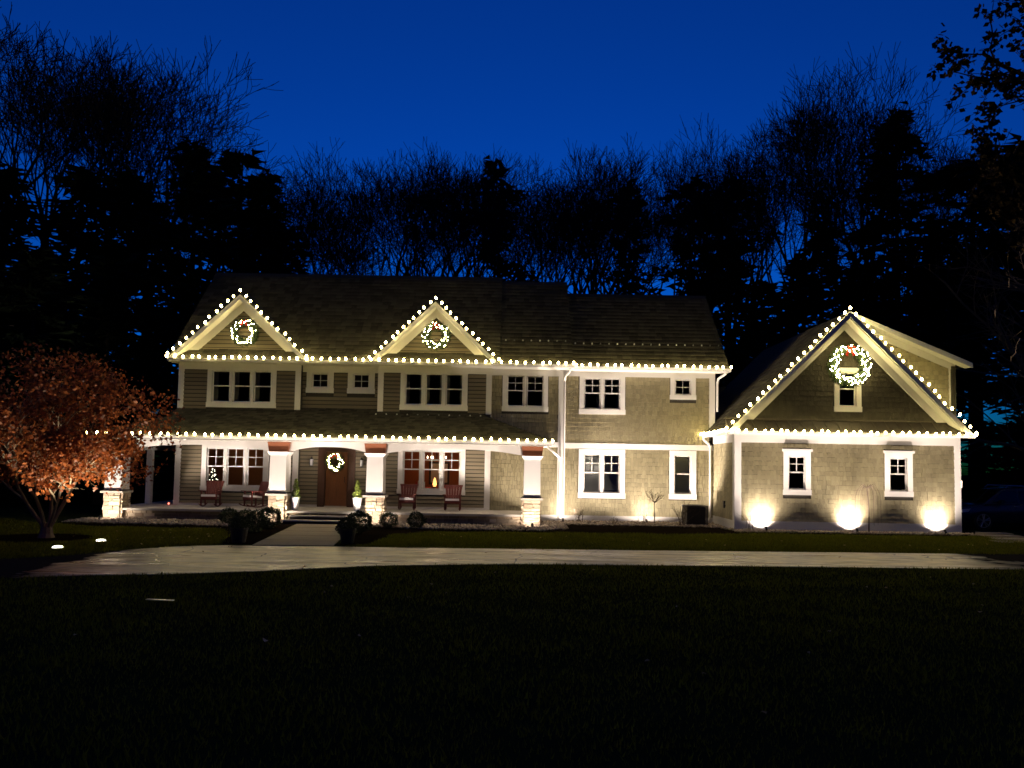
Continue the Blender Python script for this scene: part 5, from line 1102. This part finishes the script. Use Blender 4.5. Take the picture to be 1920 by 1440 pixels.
def oak():
    root = thing('oak_tree', (17.2, 20.5, 0), 'near oak with clustered leaves reaching in at the top right corner', 'tree'); rng = random.Random(23); L = []
    MB().tube([(0, 0, 0), (0.1, 0.1, 6), (-0.1, 0, 11), (-0.3, 0.1, 17)], [0.42, 0.33, 0.25, 0.12], 9).build('trunk', 'forest_bark', root)
    spec = [None, (7, 0.07, 0.015, 9, 0.75, 0.42, 0.25), (4, 0.12, 0.02, 5, 0.8, 0.5, 0.2), (3, 0.15, 0.02, 0, 0, 0, 0)]
    for z, dx, dy, dz, ln in ((10.2, -1, -0.1, 0.30, 4.6), (9.0, -1, 0.2, 0.22, 4.4), (12.0, -1, 0.1, 0.45, 4.6), (13.0, -0.8, -0.3, 0.7, 4.4), (14.5, -0.6, 0.3, 1, 4.0), (11, 0.8, 0.5, 0.4, 4.5), (13, 0.9, -0.4, 0.5, 4.5), (9.5, 0.3, 1, 0.3, 4.5), (11, -0.3, -1, 0.4, 4.0), (9.6, -1, 0.5, 0.25, 3.4)):
        grow(rng, Vector((0, 0, z)), Vector((dx, dy, dz)).normalized(), ln, 0.09, 1, spec, L)
    link('branches', limbs_mesh('branches', L, 'forest_bark', 3, n0=5), root)
    T = np.array([tuple(p) for lv, pts, _ in L if lv >= 2 for p in pts[1:]]); g = np.random.default_rng(3); n = 9000; cl = T[g.integers(0, len(T), 1500)]; c = cl[g.integers(0, len(cl), n)] + g.normal(scale=0.09, size=(n, 3))
    t = g.normal(size=(n, 3)); t[:, 2] -= 0.4; t /= np.linalg.norm(t, axis=1)[:, None]; s = np.cross(t, g.normal(size=(n, 3))); s /= np.linalg.norm(s, axis=1)[:, None]; k = g.uniform(0.13, 0.24, (n, 1))
    V = np.stack([c, c + t * k * 0.5 + s * k * 0.33, c + t * k, c + t * k * 0.5 - s * k * 0.33], 1).reshape(-1, 3); link('crown', np_mesh('crown', V, np.arange(4 * n).reshape(n, 4), 'oak_leaf'), root)
oak()

# ================================================================== PARKED CAR
def car():
    root = thing('parked_car', (17.05, 29.4, 0), 'dark parked car half hidden behind the garage corner', 'car'); W = 0.92
    # stations along the length (front at x = 0): lower z, shoulder z, half width
    st = [(0.0, 0.42, 0.62, 0.62), (0.06, 0.30, 0.74, 0.74), (0.25, 0.24, 0.84, 0.86), (0.6, 0.22, 0.92, 0.91), (1.2, 0.22, 1.00, 0.93), (1.6, 0.22, 1.04, 0.94), (2.6, 0.22, 1.06, 0.95), (3.6, 0.22, 1.09, 0.94), (4.3, 0.26, 1.08, 0.90), (4.6, 0.36, 0.98, 0.80)]
    b = MB(); N = 12
    for x, z0, z1, hw in st:
        for s, t in ((-0.86, 0.0), (-0.99, 0.15), (-1.0, 0.55), (-0.97, 0.85), (-0.86, 0.97), (-0.5, 1.03), (0.5, 1.03), (0.86, 0.97), (0.97, 0.85), (1.0, 0.55), (0.99, 0.15), (0.86, 0.0)): b.v.append((x, s * hw + 0.95, z0 + (z1 - z0) * t))
    for k in range(len(st) - 1):
        for j in range(N): b.f.append((k * N + j, k * N + (j + 1) % N, (k + 1) * N + (j + 1) % N, (k + 1) * N + j))
    b.f.append(tuple(range(N))); b.f.append(tuple(reversed(range((len(st) - 1) * N, len(st) * N)))); body = b.build('body', 'car_paint', root, True)
    gs = [(1.05, 0.98, 0.86, 0.98, 0.86), (1.85, 1.0, 0.86, 1.56, 0.70), (2.6, 1.02, 0.86, 1.64, 0.68), (3.6, 1.04, 0.86, 1.60, 0.67), (4.45, 1.04, 0.82, 1.12, 0.74)]
    b = MB()
    for x, zb, hb, zt, ht in gs:
        for s, z, h in ((-1, zb, hb), (-1, zt - 0.04, ht), (-0.88, zt, ht), (0.88, zt, ht), (1, zt - 0.04, ht), (1, zb, hb)): b.v.append((x, s * h + 0.95, z))
    for k in range(len(gs) - 1):
        for j in range(5): b.f.append((k * 6 + j, k * 6 + j + 1, (k + 1) * 6 + j + 1, (k + 1) * 6 + j))
    b.build('cabin', 'car_paint', root, True)
    for x0, x1, xt0, xt1, nm in ((1.35, 2.35, 1.85, 2.35, 'side_window'), (2.45, 3.35, 2.45, 3.35, 'side_window'), (3.45, 4.2, 3.45, 3.8, 'side_window')):
        MB().hexa([(x0, 0.075, 1.08), (x1, 0.075, 1.08), (x1, 0.10, 1.08), (x0, 0.10, 1.08)], [(xt0, 0.225, 1.52), (xt1, 0.225, 1.52), (xt1, 0.25, 1.52), (xt0, 0.25, 1.52)]).build(nm, 'car_glass', root)
    MB().hexa([(1.08, 0.20, 1.02), (1.08, 1.70, 1.02), (1.12, 1.70, 1.0), (1.12, 0.20, 1.0)], [(1.80, 0.30, 1.54), (1.80, 1.60, 1.54), (1.84, 1.60, 1.52), (1.84, 0.30, 1.52)]).build('windscreen', 'car_glass', root)
    for y in (0.30, 1.60): MB().tube([(2.0, y, 1.62), (2.1, y, 1.70), (3.5, y, 1.68), (3.6, y, 1.60)], 0.018, 6).build('roof_rail', 'alloy', root)
    for y, s in ((0.10, -1), (1.80, 1)): MB().hexa([(0.10, y, 0.66), (0.48, y - s * 0.10 + s * 0.05, 0.70), (0.48, y + s * 0.02, 0.70), (0.14, y + s * 0.04, 0.66)], [(0.16, y, 0.76), (0.52, y - s * 0.05, 0.82), (0.52, y + s * 0.02, 0.82), (0.2, y + s * 0.03, 0.77)]).build('headlight', 'lens_clear', root)
    MB().hexa([(1.50, -0.20, 1.02), (1.66, -0.20, 1.02), (1.66, 0.06, 1.03), (1.50, 0.06, 1.03)], [(1.52, -0.19, 1.16), (1.66, -0.19, 1.16), (1.66, 0.04, 1.12), (1.54, 0.04, 1.12)]).build('mirror', 'car_paint', root)
    for x in (2.15, 3.2): MB().box(x, x + 0.16, -0.025, 0.01, 0.90, 0.93).build('door_handle', 'alloy', root)
    for x in (0.92, 3.72):
        for y, s in ((0.0, -1), (1.90, 1)):
            def cyl(r0, r1, ya, yb, mm, nm, par):
                b = MB(); n = 28
                for r, yy in ((r0, ya), (r1, yb)):
                    for j in range(n): t = 2 * math.pi * j / n; b.v.append((x + r * math.cos(t), yy, 0.36 + r * math.sin(t)))
                for j in range(n): b.f.append((j, (j + 1) % n, n + (j + 1) % n, n + j))
                b.f.append(tuple(range(n))); b.f.append(tuple(reversed(range(n, 2 * n)))); return b.build(nm, mm, par)
            tyre = cyl(0.36, 0.36, y + s * 0.04, y - s * 0.18, 'tyre_rubber', 'wheel', root)
            cyl(0.25, 0.25, y + s * 0.046, y + s * 0.02, 'black_metal', 'rim_dish', tyre); b = MB()
            for k in range(5):
                for dt in (-0.16, 0.16):
                    a = 2 * math.pi * k / 5 + math.pi / 2; p0 = (x + 0.05 * math.cos(a + dt), 0.36 + 0.05 * math.sin(a + dt)); p1 = (x + 0.24 * math.cos(a + dt * 1.1), 0.36 + 0.24 * math.sin(a + dt * 1.1)); b.tube([(p0[0], y + s * 0.055, p0[1]), (p1[0], y + s * 0.05, p1[1])], [0.018, 0.022], 4)
            b.tube([(x, y + s * 0.05, 0.36), (x, y + s * 0.065, 0.36)], 0.05, 10); b.tube([(x + 0.25 * math.cos(t), y + s * 0.05, 0.36 + 0.25 * math.sin(t)) for t in np.linspace(0, 6.2832, 29)], 0.014, 4, False); b.build('spokes', 'alloy', tyre)
car()
